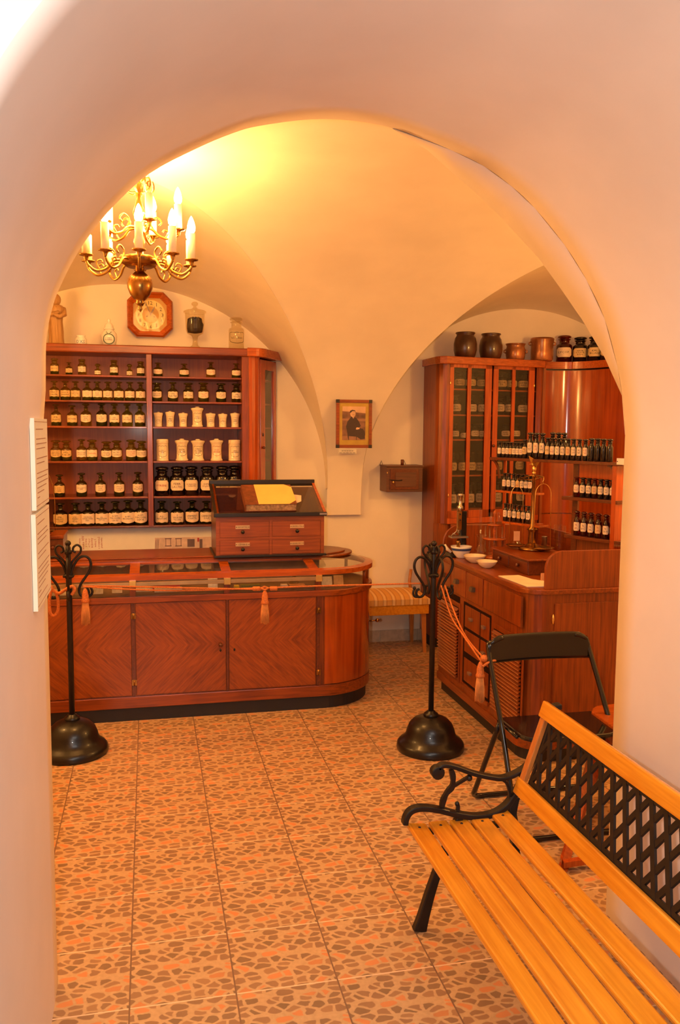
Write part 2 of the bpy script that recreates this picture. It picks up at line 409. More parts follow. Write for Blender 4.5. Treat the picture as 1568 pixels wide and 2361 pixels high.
o = struct(b.build('wall_front', HALLWALL)); o.data.materials.append(PLASTER)
# spandrel of the pharmacy vault that hangs below the passage arch on its right side
cre = [(905,295),(1040,346),(1114,382),(1180,430),(1233,480),(1302,565),(1352,645),(1394,735),(1424,847),(1437,925),(1441,1000)]
inn = [(905,297),(985,346),(1053,407),(1100,447),(1149,495),(1241,594),(1294,667),(1344,740),(1394,824),(1434,912),(1441,1003)]
A_ = [atY(x, y, JY+0.004) for x, y in cre]; B_ = []
for i, (x, y) in enumerate(inn):
    B_.append(atY(x, y, JY+0.004+0.16*sin(pi*i/10)**0.7 if 0 < i < 10 else JY+0.004))
C_ = [Vector((p.x+0.35, p.y+0.02, p.z+0.25)) for p in B_]
b = MB(); b.grid([A_, B_, C_]); struct(b.build('trim_1', HALLWALL))  # pinkish plaster stands in for the flash light on this vault piece
# vault: barrel parallel to the back wall, cut by two lunettes
YB, BA, BZ, BH = -0.9, 2.80, 1.10, 2.05
def zbar(y): return BZ + BH if y <= YB else BZ + BH*sqrt(max(0, 1-((y-YB)/BA)**2))
def ybar(z): return YB + BA*sqrt(max(0, 1-((z-BZ)/BH)**2))
def off(y): d = BW-y; return 0.19*d-0.045*d*d
LUN = [(-0.08, 1.31, 1.59), (3.25, 1.39, 1.45)]
def halfw(l, z, y):
    zz = z-off(y)-l[1]
    if zz <= 0: return l[2]
    return sqrt(l[2]**2-zz*zz) if zz < l[2] else 0.0
b = MB()
rowsA, rowsB, rowsC = [], [], []
ph = [pi/2*k/110 for k in range(111)]
pts = [(YB+BA*cos(a), BZ+BH*sin(a)) for a in ph] + [(YB-0.2*k, BZ+BH) for k in range(1, 7)] + [(JY-0.02, BZ+BH)]
for y, z in pts:
    wl = halfw(LUN[0], z, y); wr = halfw(LUN[1], z, y)
    if y < -0.35: wl = 0.0; wr = 0.0
    xa, xb = -0.08-wl, -0.08+wl; xc, xd = 3.25-wr, min(3.25+wr, 4.32)
    nB = 14
    rowsA.append([(-1.75+(max(xa, -1.75)+1.75)*k/4, y, z) for k in range(5)])
    rowsB.append([(xb+(xc-xb)*k/nB, y, z) for k in range(nB+1)])
    rowsC.append([(xd+(4.32-xd)*k/3, y, z) for k in range(4)])
b.grid(rowsA); b.grid(rowsB); b.grid(rowsC)
b.add([(1.50, 1.90, BZ), (1.82, 1.90, BZ), (1.82, BW, BZ), (1.50, BW, BZ)], [(0, 1, 2, 3)])
for cx, cz, r in LUN:
    rows = []
    for k in range(-4, 97):
        if k < 0: x, z = cx-r, BZ+(cz-BZ)*(4+k)/4
        else: a = pi-pi*k/96; x, z = cx+r*cos(a), cz+r*sin(a)
        # crease: off(y)+z == zbar(y)
        lo, hi = -0.36, BW-0.001
        f = lambda y: z+off(y)-zbar(y)
        if f(lo) > 0: ye = lo
        elif f(hi) < 0: ye = hi
        else:
            for _ in range(40):
                mdl = (lo+hi)/2
                if f(mdl) > 0: hi = mdl
                else: lo = mdl
            ye = lo
        ye -= 0.006
        if z < cz: 
            ye = min(ye, ybar(z))
        rows.append([(x, BW+0.01+(ye-BW-0.01)*j/16, z+(off(BW+(ye-BW)*j/16) if z >= cz-1e-6 else off(BW+(ye-BW)*j/16)*max(0, (z-BZ)/(cz-BZ)))) for j in range(17)])
    b.grid(rows)
struct(b.build('ceiling', PLASTER))
# tile skirting behind the stool
b = MB()
x = 1.66
while x < 2.4: b.box(x+0.002, x+0.326, BW-0.012, BW+0.005, 0, 0.098); x += 0.33
SKT = plain('beige_skirting_tile', (0.62, 0.48, 0.34), 0.35, noise=0.08, scale=30)
struct(b.build('baseboard_back', SKT))

# ================================================================== shield and plaque labels
def shield_edges(kind, u):
    a = abs(u)
    if kind == 'shield':
        top = 1-0.10*(1-cos(pi*(a/0.62)))/2 if a < 0.62 else 0.90+0.10*(a-0.62)/0.2 if a < 0.82 else 1.0-0.14*(a-0.82)/0.18
        top = 0.93+0.05*cos(3.2*pi*a) if a < 0.9 else 0.90
        bot = -1.0 + 0.30*a**1.3 if a < 0.8 else -0.775+ (a-0.8)*1.6
    elif kind == 'plaque':
        top = 0.93+0.06*cos(2*pi*a*1.25) if a < 0.86 else 0.86
        bot = -top
    else:
        top = 1.0 if a < 0.72 else 1-(a-0.72)/0.28*0.42
        bot = -top
    side = 1.0
    return bot, top
def label_mesh(kind, text, R, w, h, zc, ink=1):
    """w,h half sizes; wrapped round a cylinder of radius R facing -y"""
    b = MB(); n = 20
    def on(x, z, r): return (r*sin(x/r), -r*cos(x/r), z)
    rr = R*1.012
    for i in range(n):
        u0, u1 = -1+2*i/n, -1+2*(i+1)/n
        b0, t0 = shield_edges(kind, u0*0.999); b1, t1 = shield_edges(kind, u1*0.999)
        b.add([on(u0*w, zc+b0*h, rr), on(u1*w, zc+b1*h, rr), on(u1*w, zc+t1*h, rr), on(u0*w, zc+t0*h, rr)], [(0, 1, 2, 3)])
    if text:
        b.mat(ink)
        text_on(b, text, w*1.35, h*1.15, lambda x, z: on(x, zc+z, R*1.03))
    return b
def outline_label(kind, text, R, w, h, zc, flare=0.0):
    b = MB(); n = 24
    def on(x, z, r): return (r*sin(x/r), -r*cos(x/r), z)
    pts = []
    for i in range(n+1):
        u = -1+2*i/n; pts.append((u*w, zc+shield_edges(kind, u*0.999)[1]*h))
    for i in range(n, -1, -1):
        u = -1+2*i/n; pts.append((u*w, zc+shield_edges(kind, u*0.999)[0]*h))
    m = len(pts); t = w*0.045
    cx = 0; vs = []
    for x, z in pts:
        vs.append(on(x, z, R*1.02)); d = sqrt(x*x+(z-zc)**2) or 1; vs.append(on(x*(1-t/d*1.2), zc+(z-zc)*(1-t/d*1.2), R*1.02))
    b.add(vs, [(2*i, 2*((i+1) % m), 2*((i+1) % m)+1, 2*i+1) for i in range(m)])
    if text: text_on(b, text, w*1.5, h*1.1, lambda x, z: on(x, zc+z, R*1.03))
    return b

# ================================================================== bottles (unit height, radius R)
PROF = {
 'narrow': dict(R=0.24, body=[(0.0,0.0),(0.215,0.0),(0.24,0.02),(0.24,0.50),(0.225,0.56),(0.17,0.62),(0.085,0.68),(0.078,0.80),(0.10,0.81),(0.10,0.835),(0.06,0.835)],
                stop=[(0.0,0.80),(0.055,0.80),(0.06,0.87),(0.09,0.90),(0.165,0.93),(0.17,0.96),(0.12,0.985),(0.0,1.0)], lz=0.34, lh=0.175, lw=0.285),
 'wide': dict(R=0.24, body=[(0.0,0.0),(0.215,0.0),(0.24,0.02),(0.24,0.54),(0.225,0.60),(0.15,0.65),(0.135,0.78),(0.16,0.79),(0.16,0.82),(0.11,0.82)],
                stop=[(0.0,0.78),(0.10,0.78),(0.11,0.86),(0.15,0.89),(0.215,0.92),(0.22,0.955),(0.16,0.985),(0.0,1.0)], lz=0.355, lh=0.175, lw=0.285),
 'jar': dict(R=0.23, body=[(0.0,0.0),(0.21,0.0),(0.23,0.015),(0.23,0.60),(0.21,0.655),(0.155,0.68),(0.145,0.80),(0.18,0.83),(0.185,0.85),(0.12,0.85)],
                stop=[(0.0,0.84),(0.12,0.84),(0.13,0.88),(0.19,0.90),(0.20,0.945),(0.15,0.985),(0.0,1.0)], lz=0.36, lh=0.175, lw=0.255),
 'rackb': dict(R=0.24, body=[(0.0,0.0),(0.22,0.0),(0.24,0.015),(0.24,0.60),(0.225,0.66),(0.165,0.70),(0.155,0.83),(0.20,0.845),(0.20,0.87),(0.13,0.87)],
                stop=[(0.0,0.86),(0.12,0.86),(0.13,0.90),(0.21,0.915),(0.235,0.945),(0.22,0.975),(0.14,0.995),(0.0,1.0)], lz=0.42, lh=0.19, lw=0.235),
 'squat': dict(R=0.29, body=[(0.0,0.0),(0.26,0.0),(0.29,0.02),(0.29,0.50),(0.265,0.575),(0.18,0.635),(0.10,0.68),(0.092,0.83),(0.12,0.84),(0.12,0.86),(0.08,0.86)],
                stop=[(0.0,0.84),(0.08,0.84),(0.085,0.89),(0.13,0.91),(0.18,0.935),(0.185,0.965),(0.12,0.99),(0.0,1.0)], lz=0.31, lh=0.225, lw=0.35),
 'dropper': dict(R=0.24, body=[(0.0,0.0),(0.215,0.0),(0.24,0.02),(0.24,0.42),(0.22,0.47),(0.10,0.55),(0.09,0.66),(0.12,0.68),(0.07,0.68)],
                stop=[(0.0,0.66),(0.07,0.66),(0.09,0.72),(0.19,0.80),(0.20,0.88),(0.14,0.97),(0.0,1.0)], lz=0.24, lh=0.155, lw=0.28),
 'flare': dict(R=0.25, body=[(0.0,0.0),(0.27,0.0),(0.275,0.05),(0.25,0.09),(0.235,0.12),(0.225,0.45),(0.235,0.72),(0.27,0.80),(0.31,0.86),(0.31,0.89)],
                stop=[(0.0,0.885),(0.305,0.885),(0.30,0.915),(0.14,0.94),(0.10,0.955),(0.11,0.975),(0.07,0.995),(0.0,1.0)], lz=0.45, lh=0.23, lw=0.215),
 'cup': dict(R=0.27, body=[(0.0,0.0),(0.26,0.0),(0.265,0.04),(0.25,0.08),(0.25,0.40),(0.275,0.68),(0.325,0.84),(0.33,0.90)],
                stop=[(0.0,0.89),(0.325,0.89),(0.32,0.93),(0.12,0.955),(0.09,0.97),(0.08,0.995),(0.0,1.0)], lz=0.44, lh=0.22, lw=0.20),
 'cyl': dict(R=0.275, body=[(0.0,0.0),(0.28,0.0),(0.285,0.03),(0.275,0.05),(0.275,0.12),(0.28,0.135),(0.275,0.15),(0.275,0.80),(0.28,0.81)],
                stop=[(0.0,0.81),(0.28,0.81),(0.285,0.83),(0.28,0.90),(0.285,0.915),(0.28,0.975),(0.26,1.0),(0.0,1.0)], lz=0.44, lh=0.27, lw=0.225),
}
_bm = {}
def bottle(kind, glassm, x, y, z, w, h, text, shp, label, group, rot=0.0, paper=None, ink=None, outline=False, nolabel=False, nm='apothecary_bottle', cat='bottle', stopm=None, fill=None):
    P = PROF[kind]; key = (kind, glassm.name)
    t = thing(nm, label, cat, (x, y, z), group)
    t.rotation_euler = (0, 0, rot); k = w/(2*max(r for r, _ in P['body'])); t.scale = (k, k, h)
    if key not in _bm:
        me1 = MB().lathe([(max(r, 1e-5), zz) for r, zz in P['body']], seg=24, cap=False); o1 = me1.build('body', glassm); 
        o2 = MB().lathe([(max(r, 1e-5), zz) for r, zz in P['stop']], seg=20, cap=False).build('stopper' if kind not in ('flare', 'cup', 'cyl') else 'lid', stopm or glassm)
        _bm[key] = (o1.data, o2.data, o2.name.split('.')[0]); bpy.data.objects.remove(o1); bpy.data.objects.remove(o2)
    d1, d2, n2 = _bm[key]
    for nme, d in (('body', d1), (n2, d2)):
        o = bpy.data.objects.new(nme, d); SC.collection.objects.link(o); o.parent = t
    if fill:
        fk = ('fill', kind, fill[0].name, fill[1])
        if fk not in _bm:
            R = P['R']*0.93; o = MB().lathe([(1e-5, 0.02), (R, 0.02), (R, fill[1]), (1e-5, fill[1]+0.001)], seg=20, cap=False).build('liquid', fill[0]); _bm[fk] = o.data; bpy.data.objects.remove(o)
        o = bpy.data.objects.new('liquid', _bm[fk]); SC.collection.objects.link(o); o.parent = t
    if not nolabel:
        if outline: lb = outline_label('shield', text, P['R'], P['lw'], P['lh'], P['lz']); mats = [ink or INK]
        else: lb = label_mesh(shp, text, P['R'], P['lw'], P['lh'], P['lz']); mats = [paper or PAPER, ink or INK]
        me = lb.build('paper_label' if not outline else 'painted_label', mats); me.parent = t
    return t
ORD = ['first', 'second', 'third', 'fourth', 'fifth', 'sixth', 'seventh', 'eighth', 'ninth', 'tenth']

# ================================================================== left wall cabinet
FY = 1.55
cab = thing('open_shelf_cabinet', 'long mahogany wall cabinet with open shelves of medicine bottles and a rounded glazed end', 'cabinet', (0.1, 1.75, 1.08))
XL, XM0, XM1, XR0, XR1 = -1.35, 0.076, 0.115, 0.778, 0.83
b = MB(); b.box(XL, XR1+0.02, FY-0.015, BW-0.01, 2.345, 2.405); b.build('cornice', W_H, cab, bevel=0.008)
b = MB(); b.box(XL, XR1, BW-0.03, BW-0.012, 1.07, 2.35); b.build('back_panel', W_BACK, cab)
for nm, x0, x1 in (('divider', XM0, XM1), ('stile', XR0, XR1)):
    b = MB(); b.box(x0, x1, FY, BW-0.03, 1.07, 2.345); b.build(nm, W_V, cab, bevel=0.003)
b = MB(); b.box(XL-0.03, XL, FY, BW-0.012, 1.07, 2.345); b.build('side_panel', W_V, cab, bevel=0.003)
shz = [2.187, 2.003, 1.815, 1.559, 1.294]
for i, z in enumerate(shz):
    b = MB(); b.box(XL, XM0, FY+0.02, BW-0.03, z-0.014, z); b.build('shelf', W_H, cab, bevel=0.003)
    b = MB(); b.box(XM1, XR0, FY+0.02, BW-0.03, z-0.014, z); b.build('shelf', W_H, cab, bevel=0.003)
b = MB(); b.box(XL, XR1, FY, BW-0.03, 1.062, 1.078); b.build('bottom_board', W_DARK, cab, bevel=0.003)
# rounded end with a glazed door facing the corner
P1 = (XR1, FY); ctr = (XR1, FY+0.10)
col = [(XR1, BW-0.02), (XR1, FY)] + [(XR1+0.095*sin(a), FY+0.10-0.10*cos(a)) for a in [rad(x) for x in (15, 30, 45, 60, 72)]]
dA = Vector((col[-1][0], col[-1][1])); dB = Vector((1.095, BW-0.02)); dd = (dB-dA)
b = MB(); b.prism([(p[0], p[1]) for p in col] + [(col[-1][0]-0.02, col[-1][1]+0.05), (XR1+0.02, BW-0.02)], 'z', 1.07, 2.345); b.build('rounded_pilaster', W_CAB, cab)
def onD(t, o=0.0):
    n = Vector((dd.y, -dd.x)).normalized(); p = dA+dd*t+n*o; return (p.x, p.y)
def dstrip(t0, t1, z0, z1, o0=-0.02, o1=0.004):
    b = MB(); b.prism([onD(t0, o0), onD(t1, o0), onD(t1, o1), onD(t0, o1)], 'z', z0, z1); return b
dr = dstrip(0.03, 0.30, 1.07, 2.335).build('door_frame', W_CAB, cab, bevel=0.002)
dstrip(0.82, 0.97, 1.07, 2.335).build('door_stile', W_CAB, cab, bevel=0.002)
dstrip(0.30, 0.82, 2.26, 2.335).build('door_rail', W_CAB, cab); dstrip(0.30, 0.82, 1.07, 1.12).build('door_rail', W_CAB, cab)
dstrip(0.30, 0.82, 1.12, 2.26, -0.009, -0.006).build('door_glass', PANE, cab)
b = MB()
for z in shz: b.prism([onD(0.1, -0.03), onD(0.95, -0.03), (XR1+0.01, BW-0.03), (XR1+0.01, FY+0.14)], 'z', z-0.012, z)
b.build('end_shelves', W_H, cab)
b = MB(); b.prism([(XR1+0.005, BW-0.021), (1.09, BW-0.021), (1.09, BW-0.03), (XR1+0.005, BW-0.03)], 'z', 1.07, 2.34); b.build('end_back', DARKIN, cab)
kx, ky = onD(0.16, 0.012); b = MB(); b.sphere((kx, ky, 1.66), 0.011); b.build('door_knob', W_DARK, cab)
kx, ky = onD(0.16, 0.005); b = MB(); b.sphere((kx, ky, 1.76), 0.007, 10, 2.0); b.build('keyhole', BLACK, cab)
# end cornice: rounded block
oc = [(XR1-0.015, BW-0.01), (XR1-0.015, FY-0.035)] + [(XR1+0.03+0.13*sin(a), FY+0.10-0.135*cos(a)) for a in [rad(x) for x in range(10, 75, 10)]] + [(1.135, BW-0.06), (1.135, BW-0.01)]
b = MB(); b.prism(oc, 'z', 2.345, 2.41); b.build('end_cornice', W_CABH, cab, bevel=0.006)
# small things behind the glazed end door
for i, (t, z, w_, h_) in enumerate([(0.5, shz[2], 0.05, 0.10), (0.62, shz[3], 0.055, 0.12), (0.6, shz[4], 0.06, 0.10), (0.55, shz[4]-0.0, 0.04, 0.0)]):
    if h_ == 0: continue
    p = onD(t, -0.09)
    bottle('jar', BLACKG, p[0], p[1], z, w_, h_, '', 'oct', 'small dark labelled jar in the glazed cabinet end, %s shelf from top' % ORD[2+i], 'jars in the glazed cabinet end', rot=rad(35))

rows = [
 # (shelf index, bay, [(px, kind, wpx, hpx, glass, shape, text)])
 (0, 'left', [(129.7,'jar',18,37,GREENG,'plaque','ARNICA'),(162.6,'narrow',15,29,GREENG,'plaque','OL.\nANISI'),(192.4,'jar',18,37,GREENG,'plaque','TINCT.\nGALL'),(228.2,'dropper',14,27,GREENG,'plaque','MYRRH'),(265.5,'jar',18,36,GREENG,'plaque','BALSAM'),(300.9,'dropper',13,28,GREENG,'plaque','OL.'),(326.5,'jar',17,34,GREENG,'plaque','TINCT.\nARNIC')]),
 (1, 'left', [(x,'narrow',21.5,44,GREENG,'plaque',t) for x, t in ((128,'TINCT.\nVALER.'),(153,'TINCT.\nAMARA'),(176.5,'TINCT.\nARNICAE\nFL.'),(203.3,'TINCT.\nCAPSICI\nCOMP.'),(226.3,'EXTR.\nFERRI\nPOMATI'),(250.6,'AQUA\nAMYGD.\nAMAR.'),(275.6,'TINCT.\nOPII\nSIMPL.'),(300.9,'TINCT.\nGENTIAN'),(325.5,'SPIR.\nAE.\nNITR.'))]),
 (2, 'left', [(130.6,'narrow',22,50,GREENG,'plaque','SPIR.\nSINAPIS'),(167.3,'narrow',22,48,GREENG,'plaque','AETHER'),(199,'narrow',23,52,GREENG,'shield','TINCT.\nFERRI\nCHLOR.'),(235,'narrow',23,53,GREEND,'shield','OL.\nRICINI\nOPT.'),(264.5,'narrow',22,52,GREENG,'plaque','SPIR.\nFORMICAR.'),(293.6,'narrow',22,52,GREENG,'plaque','SPIR.\nSAPONAT.'),(323,'narrow',22,52,GREENG,'plaque','SPIR.\nANISATUS')]),
 (3, 'left', [(128,'wide',23,48,GREENG,'shield','BALSAM\nPERUVIAN\nNIGRUM'),(152,'wide',23,47,GREENG,'shield','MEL\nPURUM'),(187.4,'narrow',23,50,GREENG,'plaque','TINCTURA\nCATECHU'),(211.5,'wide',23,49,GREENG,'plaque','CHINAE'),(244.4,'wide',23,45,GREENG,'shield','BALSAM\nCOPAIVAE\nDEPURAT.'),(268.4,'wide',23,47,GREENG,'shield','ACID.\nCITRIC'),(301.8,'wide',23,49,GREENG,'shield','NATRIUM\nSULFURIC\nPURISS.'),(325.5,'wide',23,46,GREENG,'shield','NATRIUM\nSALICYLIC')]),
 (4, 'left', [(134.4,'narrow',23,52,GREEND,'plaque','LIQU.\nKALII\nCARB.'),(185.5,'narrow',23,55,GREEND,'shield','AQUA MENTH\nPIPER.'),(229.5,'narrow',23,55,GREEND,'shield','TINCT.\nRHEI\nVINOS.'),(272.8,'narrow',23,56,GREEND,'shield','TINCT.\nCHINAE\nCOMP.'),(316,'narrow',23,56,GREEND,'shield','TINCT.\nGALLARUM')]),
 (5, 'left', [(134.8,'squat',31,54,GREEND,'shield','SPIR.\nMELISS.\nCOMP.'),(169.8,'squat',30,54,GREEND,'plaque','LIQ.\nFERRI\nSESQ.'),(199,'squat',30,55,GREEND,'plaque','HYDROG.\nHYPEROXYD.\nMED.'),(231.4,'squat',30,55,GREEND,'plaque','LIQ.\nFERRI-MANGAN.\nPEPTON.'),(262.6,'squat',30,56,GREEND,'plaque','ACET.\nPYROLIGN.\nCRUD.'),(292,'squat',31,58,GREEND,'shield','ACET.\nAROMATIC.'),(321.5,'squat',30,58,GREEND,'shield','ACET.\nPYROLIGN.\nDEPUR.')]),
 (0, 'right', [(366,'narrow',20,32,GREENG,'shield','OLEUM\nCINNAMOMI'),(426,'narrow',21,31,GREENG,'shield','OLEUM\nROSAE'),(487,'narrow',20,36,GREENG,'shield','OLEUM\nCAJEPUTI'),(545,'narrow',20,34,GREENG,'shield','OLEUM\nANGELIC.')]),
 (1, 'right', [(363,'wide',21.5,43,GREENG,'shield','LIQUOR\nARSENIC'),(399.5,'narrow',22,45,GREENG,'shield','SAL\nNATRII'),(435,'wide',22,44,GREENG,'plaque','KALII\nBROMAT.'),(469.6,'wide',23,45,GREENG,'shield','LIQUOR\nFERR\nALBUM.'),(510,'wide',22,44,GREEND,'shield','LIQUOR\nALUMINI\nACETICI'),(545.5,'wide',22,44,GREEND,'plaque','SAL\nSEIGN.')]),
 (2, 'right', [(x,k,w_,h_,PORC,'o',t) for x, k, w_, h_, t in ((365.4,'cup',21,34,'PULV\nALOES'),(392.7,'cup',21,36,'CERA\nALBA'),(422.6,'cup',21,33,'CERA\nFLAVA'),(455.3,'flare',28,47,'PULV\nLIQUIRIT.'),(485.8,'cup',22,33,'UNG.\nZINCI'),(513.8,'cup',21,32,'UNG.\nROSAT'),(542.2,'cup',21,34,'UNG.\nSIMPL.'))]),
 (3, 'right', [(x,k,w_,h_,PORC,'o',t) for x, k, w_, h_, t in ((374,'cyl',27,50,'UNG.\nHYDRARGYR.\nCINER.'),(419,'flare',31,51,'EXTR.\nLIQUIR.'),(456,'flare',31,50,'UNG.\nPLUMBI\nACET.'),(499,'flare',30,51,'PULV\nSENNAE'),(540.5,'cyl',27,48,'UNG.\nALTHAEAE'))]),
 (4, 'right', [(x,'jar',31,68,BLACKG,'oct',t) for x, t in ((371.5,'PYRENI.'),(407,'FERR.\nLACTIC'),(439.7,'GUAJACOL.\nCARBON'),(476.3,'CHININ.\nSULFURIC'),(511.5,'GUMI\nACACIAE\nPULV'),(541,'CHININ.\nHYDROCHLOR'))]),
 (5, 'right', [(370.4,'squat',29,55,GREEND,'plaque','AQ.\nMENTHAE'),(406.4,'squat',29,53,GREEND,'plaque','F.\nVASELINI\nTECHN.'),(441,'squat',30,55,GREENB,'shield','LINIMENT.\nVOLATIL.'),(474,'squat',29,53,GREEND,'plaque','CARBON.\nSULF.')]),
]
zz = shz + [1.078]
WHICH = ['top', 'second', 'third', 'fourth', 'fifth', 'bottom']
for si, bay, items in rows:
    n = len(items)
    for i, (px, kind, wp, hp, gm, shp, txt) in enumerate(items):
        Yb = FY + 0.09 + 0.02*((i*7) % 3)/2
        if si == 5: Yb = FY+0.08
        p = atY(px, 1000, Yb); s = depth(p)/F
        r_ = {'narrow': 'narrow-necked', 'wide': 'wide-necked', 'jar': 'wide-mouthed', 'squat': 'broad', 'dropper': 'small round-stoppered', 'cup': 'small flared', 'flare': 'flared', 'cyl': 'straight-sided'}[kind]
        first = txt.replace('\n', ' ')
        place = '%s shelf of left cabinet, %s bay, %s from left' % (WHICH[si], bay, ORD[i])
        if gm is PORC:
            lab = 'cream porcelain %s jar, %s' % (r_, place); grp = 'cream porcelain jars'; nm, cat = 'porcelain_jar', 'jar'
        elif gm is BLACKG:
            lab = 'black glass %s jar, %s' % (r_, place); grp = 'black glass jars on the fifth shelf'; nm, cat = 'black_glass_jar', 'jar'
        else:
            lab = '%s green glass bottle, %s' % (r_.replace('small ', ''), place); grp = 'green bottles on the %s shelf' % WHICH[si]; nm, cat = 'apothecary_bottle', 'bottle'
        hh = hp*s*1.0; ww = wp*s*1.06
        bottle(kind, gm, p.x, Yb, zz[si]+0.0005, ww, hh, txt, shp, lab, grp, outline=(gm is PORC), nm=nm, cat=cat,
               paper=PAPERO if (px < 180) else PAPER, ink=INKR if (si in (1, 3) and i in (3, 6)) or (si == 0 and bay == 'right') or txt == 'PYRENI.' else INK,  # labels at the far left take the darker ochre paper
               fill=(OLIVE, 0.40) if gm in (GREENG, GREEND) and kind not in ('dropper',) and (i % 3 != 2) else None)

# ================================================================== things on top of the left cabinet (top at 2.405)
TZ = 2.406; TY = 1.72
# carved figure
p = atY(130, 797, TY)
t = thing('carved_figure', 'carved limewood figure of a draped standing person on top of the left cabinet', 'sculpture', (p.x, TY, TZ))
b = MB(); prof = [(0.055,0),(0.06,0.01),(0.052,0.02),(0.05,0.10),(0.046,0.17),(0.05,0.21),(0.062,0.235),(0.066,0.26),(0.05,0.285),(0.025,0.295)]
vs = []; seg = 36
for r, z in prof:
    for k in range(seg):
        a = 2*pi*k/seg; rr = r*(1+0.09*sin(9*a+z*14)*(1 if z < 0.22 else 0.3)); vs.append((p.x+rr*cos(a), TY+rr*0.8*sin(a), TZ+z))
b.add(vs, [(i*seg+k, i*seg+(k+1) % seg, (i+1)*seg+(k+1) % seg, (i+1)*seg+k) for i in range(len(prof)-1) for k in range(seg)] + [tuple((len(prof)-1)*seg+k for k in range(seg)), tuple(range(seg))[::-1]], True)
b.build('draped_body', W_STAT, t)
b = MB(); b.tube([(p.x-0.055, TY, TZ+0.265), (p.x-0.062, TY-0.03, TZ+0.225), (p.x-0.02, TY-0.065, TZ+0.215), (p.x+0.03, TY-0.06, TZ+0.235)], [0.02, 0.019, 0.016, 0.011])
b.tube([(p.x+0.055, TY, TZ+0.265), (p.x+0.064, TY-0.03, TZ+0.22), (p.x+0.03, TY-0.065, TZ+0.20), (p.x-0.02, TY-0.065, TZ+0.225)], [0.02, 0.019, 0.016, 0.011]); b.build('folded_arms', W_STAT, t)
b = MB(); b.sphere((p.x, TY-0.008, TZ+0.325), 0.032, 16, 1.2); b.sphere((p.x, TY-0.04, TZ+0.325), 0.007); b.build('head', W_STAT, t)
b = MB(); b.sphere((p.x, TY+0.006, TZ+0.328), 0.040, 16, 1.15); b.build('veil', W_STAT, t)
# small white jar with blue writing
p = atY(187, 798, TY)
t = thing('ceramic_pot', 'small white ceramic pot with dark painted letters, left of the lidded urn on the cabinet', 'pot', (p.x, TY, TZ))
b = MB(); b.lathe([(0.034,0),(0.041,0.012),(0.041,0.048),(0.030,0.062),(0.029,0.068),(0.034,0.074),(0.030,0.077),(0.0,0.077)], (p.x, TY, TZ), 24); b.build('body', PORCW, t)
b = MB(); text_on(b, 'DXS', 0.06, 0.04, lambda x, z: (p.x+0.0425*sin(x/0.0415), TY-0.0425*cos(x/0.0415), TZ+0.028+z)); b.build('painted_letters', BLUE, t)
# lidded urn
p = atY(252, 798, TY)
t = thing('lidded_urn', 'lidded white faience urn with a green wreath and lettering on the cabinet', 'urn', (p.x, TY, TZ))
b = MB(); b.lathe([(0.036,0),(0.045,0.012),(0.055,0.045),(0.058,0.075),(0.052,0.10),(0.036,0.118),(0.033,0.125)], (p.x, TY, TZ), 28); b.build('body', PORCW, t)
b = MB(); b.lathe([(0.038,0.125),(0.040,0.130),(0.032,0.142),(0.030,0.155),(0.022,0.168),(0.010,0.178),(0.008,0.184),(0.013,0.192),(0.009,0.203),(0.0,0.206)], (p.x, TY, TZ), 24); b.build('lid', PORCW, t)
GREENP = plain('green_glaze', (0.06, 0.13, 0.07), 0.3)
b = MB(); R = 0.0595
pts = [(p.x+R*sin(0.72*cos(a)), TY-R*cos(0.72*cos(a)), TZ+0.052+0.036*sin(a)) for a in [2*pi*k/28 for k in range(28)]]
b.tube(pts, 0.003, 6, closed=True)
for s in (-1, 1): b.tube([(p.x+s*0.004, TY-0.052, TZ+0.090), (p.x+s*0.018, TY-0.049, TZ+0.104), (p.x+s*0.024, TY-0.045, TZ+0.092), (p.x+s*0.012, TY-0.054, TZ+0.084)], 0.0025, 6)
b.build('wreath', GREENP, t)
b = MB(); text_on(b, 'CONFIT.\nMONARD.', 0.055, 0.026, lambda x, z: (p.x+0.0605*sin(x/R), TY-0.0605*cos(x/R), TZ+0.052+z)); b.build('lettering', INK, t)
# octagonal wall clock
c_ = atY(346, 726, 1.90); R = 0.17
t = thing('wall_clock', 'octagonal wooden wall clock with a yellow dial on the wall above the cabinet', 'clock', (c_.x, 1.90, c_.z))
def octg(r, k=0.60):
    return [(-r*k, -r), (r*k, -r), (r, -r*k), (r, r*k), (r*k, r), (-r*k, r), (-r, r*k), (-r, -r*k)]
b = MB()
r1, r2, r3 = octg(R), octg(R*0.93), octg(R*0.74)
def ring(y1, a1, y2, a2): b.grid([[(c_.x+q[0], y1, c_.z+q[1]) for q in a1+[a1[0]]], [(c_.x+q[0], y2, c_.z+q[1]) for q in a2+[a2[0]]]], False)
ring(BW, r1, 1.87, r1); ring(1.87, r1, 1.855, r2); ring(1.855, r2, 1.885, r3); ring(1.885, r3, BW, r3)
b.build('octagonal_frame', W_CABH, t)
b = MB(); b.prism([(c_.x+q[0], c_.z+q[1]) for q in octg(R*0.75)], 'y', 1.897, 1.90)
b.build('gilt_dial_plate', plain('gilt_plate', (0.62, 0.32, 0.05), 0.45, noise=0.05), t)
b = MB(); n = 40; Ro, Ri = R*0.66, R*0.37
cc = Vector((c_.x+0.004, 0, c_.z))
b.add([(cc.x+Ro*cos(2*pi*k/n), 1.895, cc.z+Ro*sin(2*pi*k/n)) for k in range(n)]+[(cc.x+Ri*cos(2*pi*k/n), 1.8945, cc.z+Ri*sin(2*pi*k/n)) for k in range(n)], [(k, (k+1) % n, n+(k+1) % n, n+k) for k in range(n)])
b.build('chapter_ring', plain('pale_yellow_ring', (0.86, 0.66, 0.28), 0.5, noise=0.03), t)
b = MB()
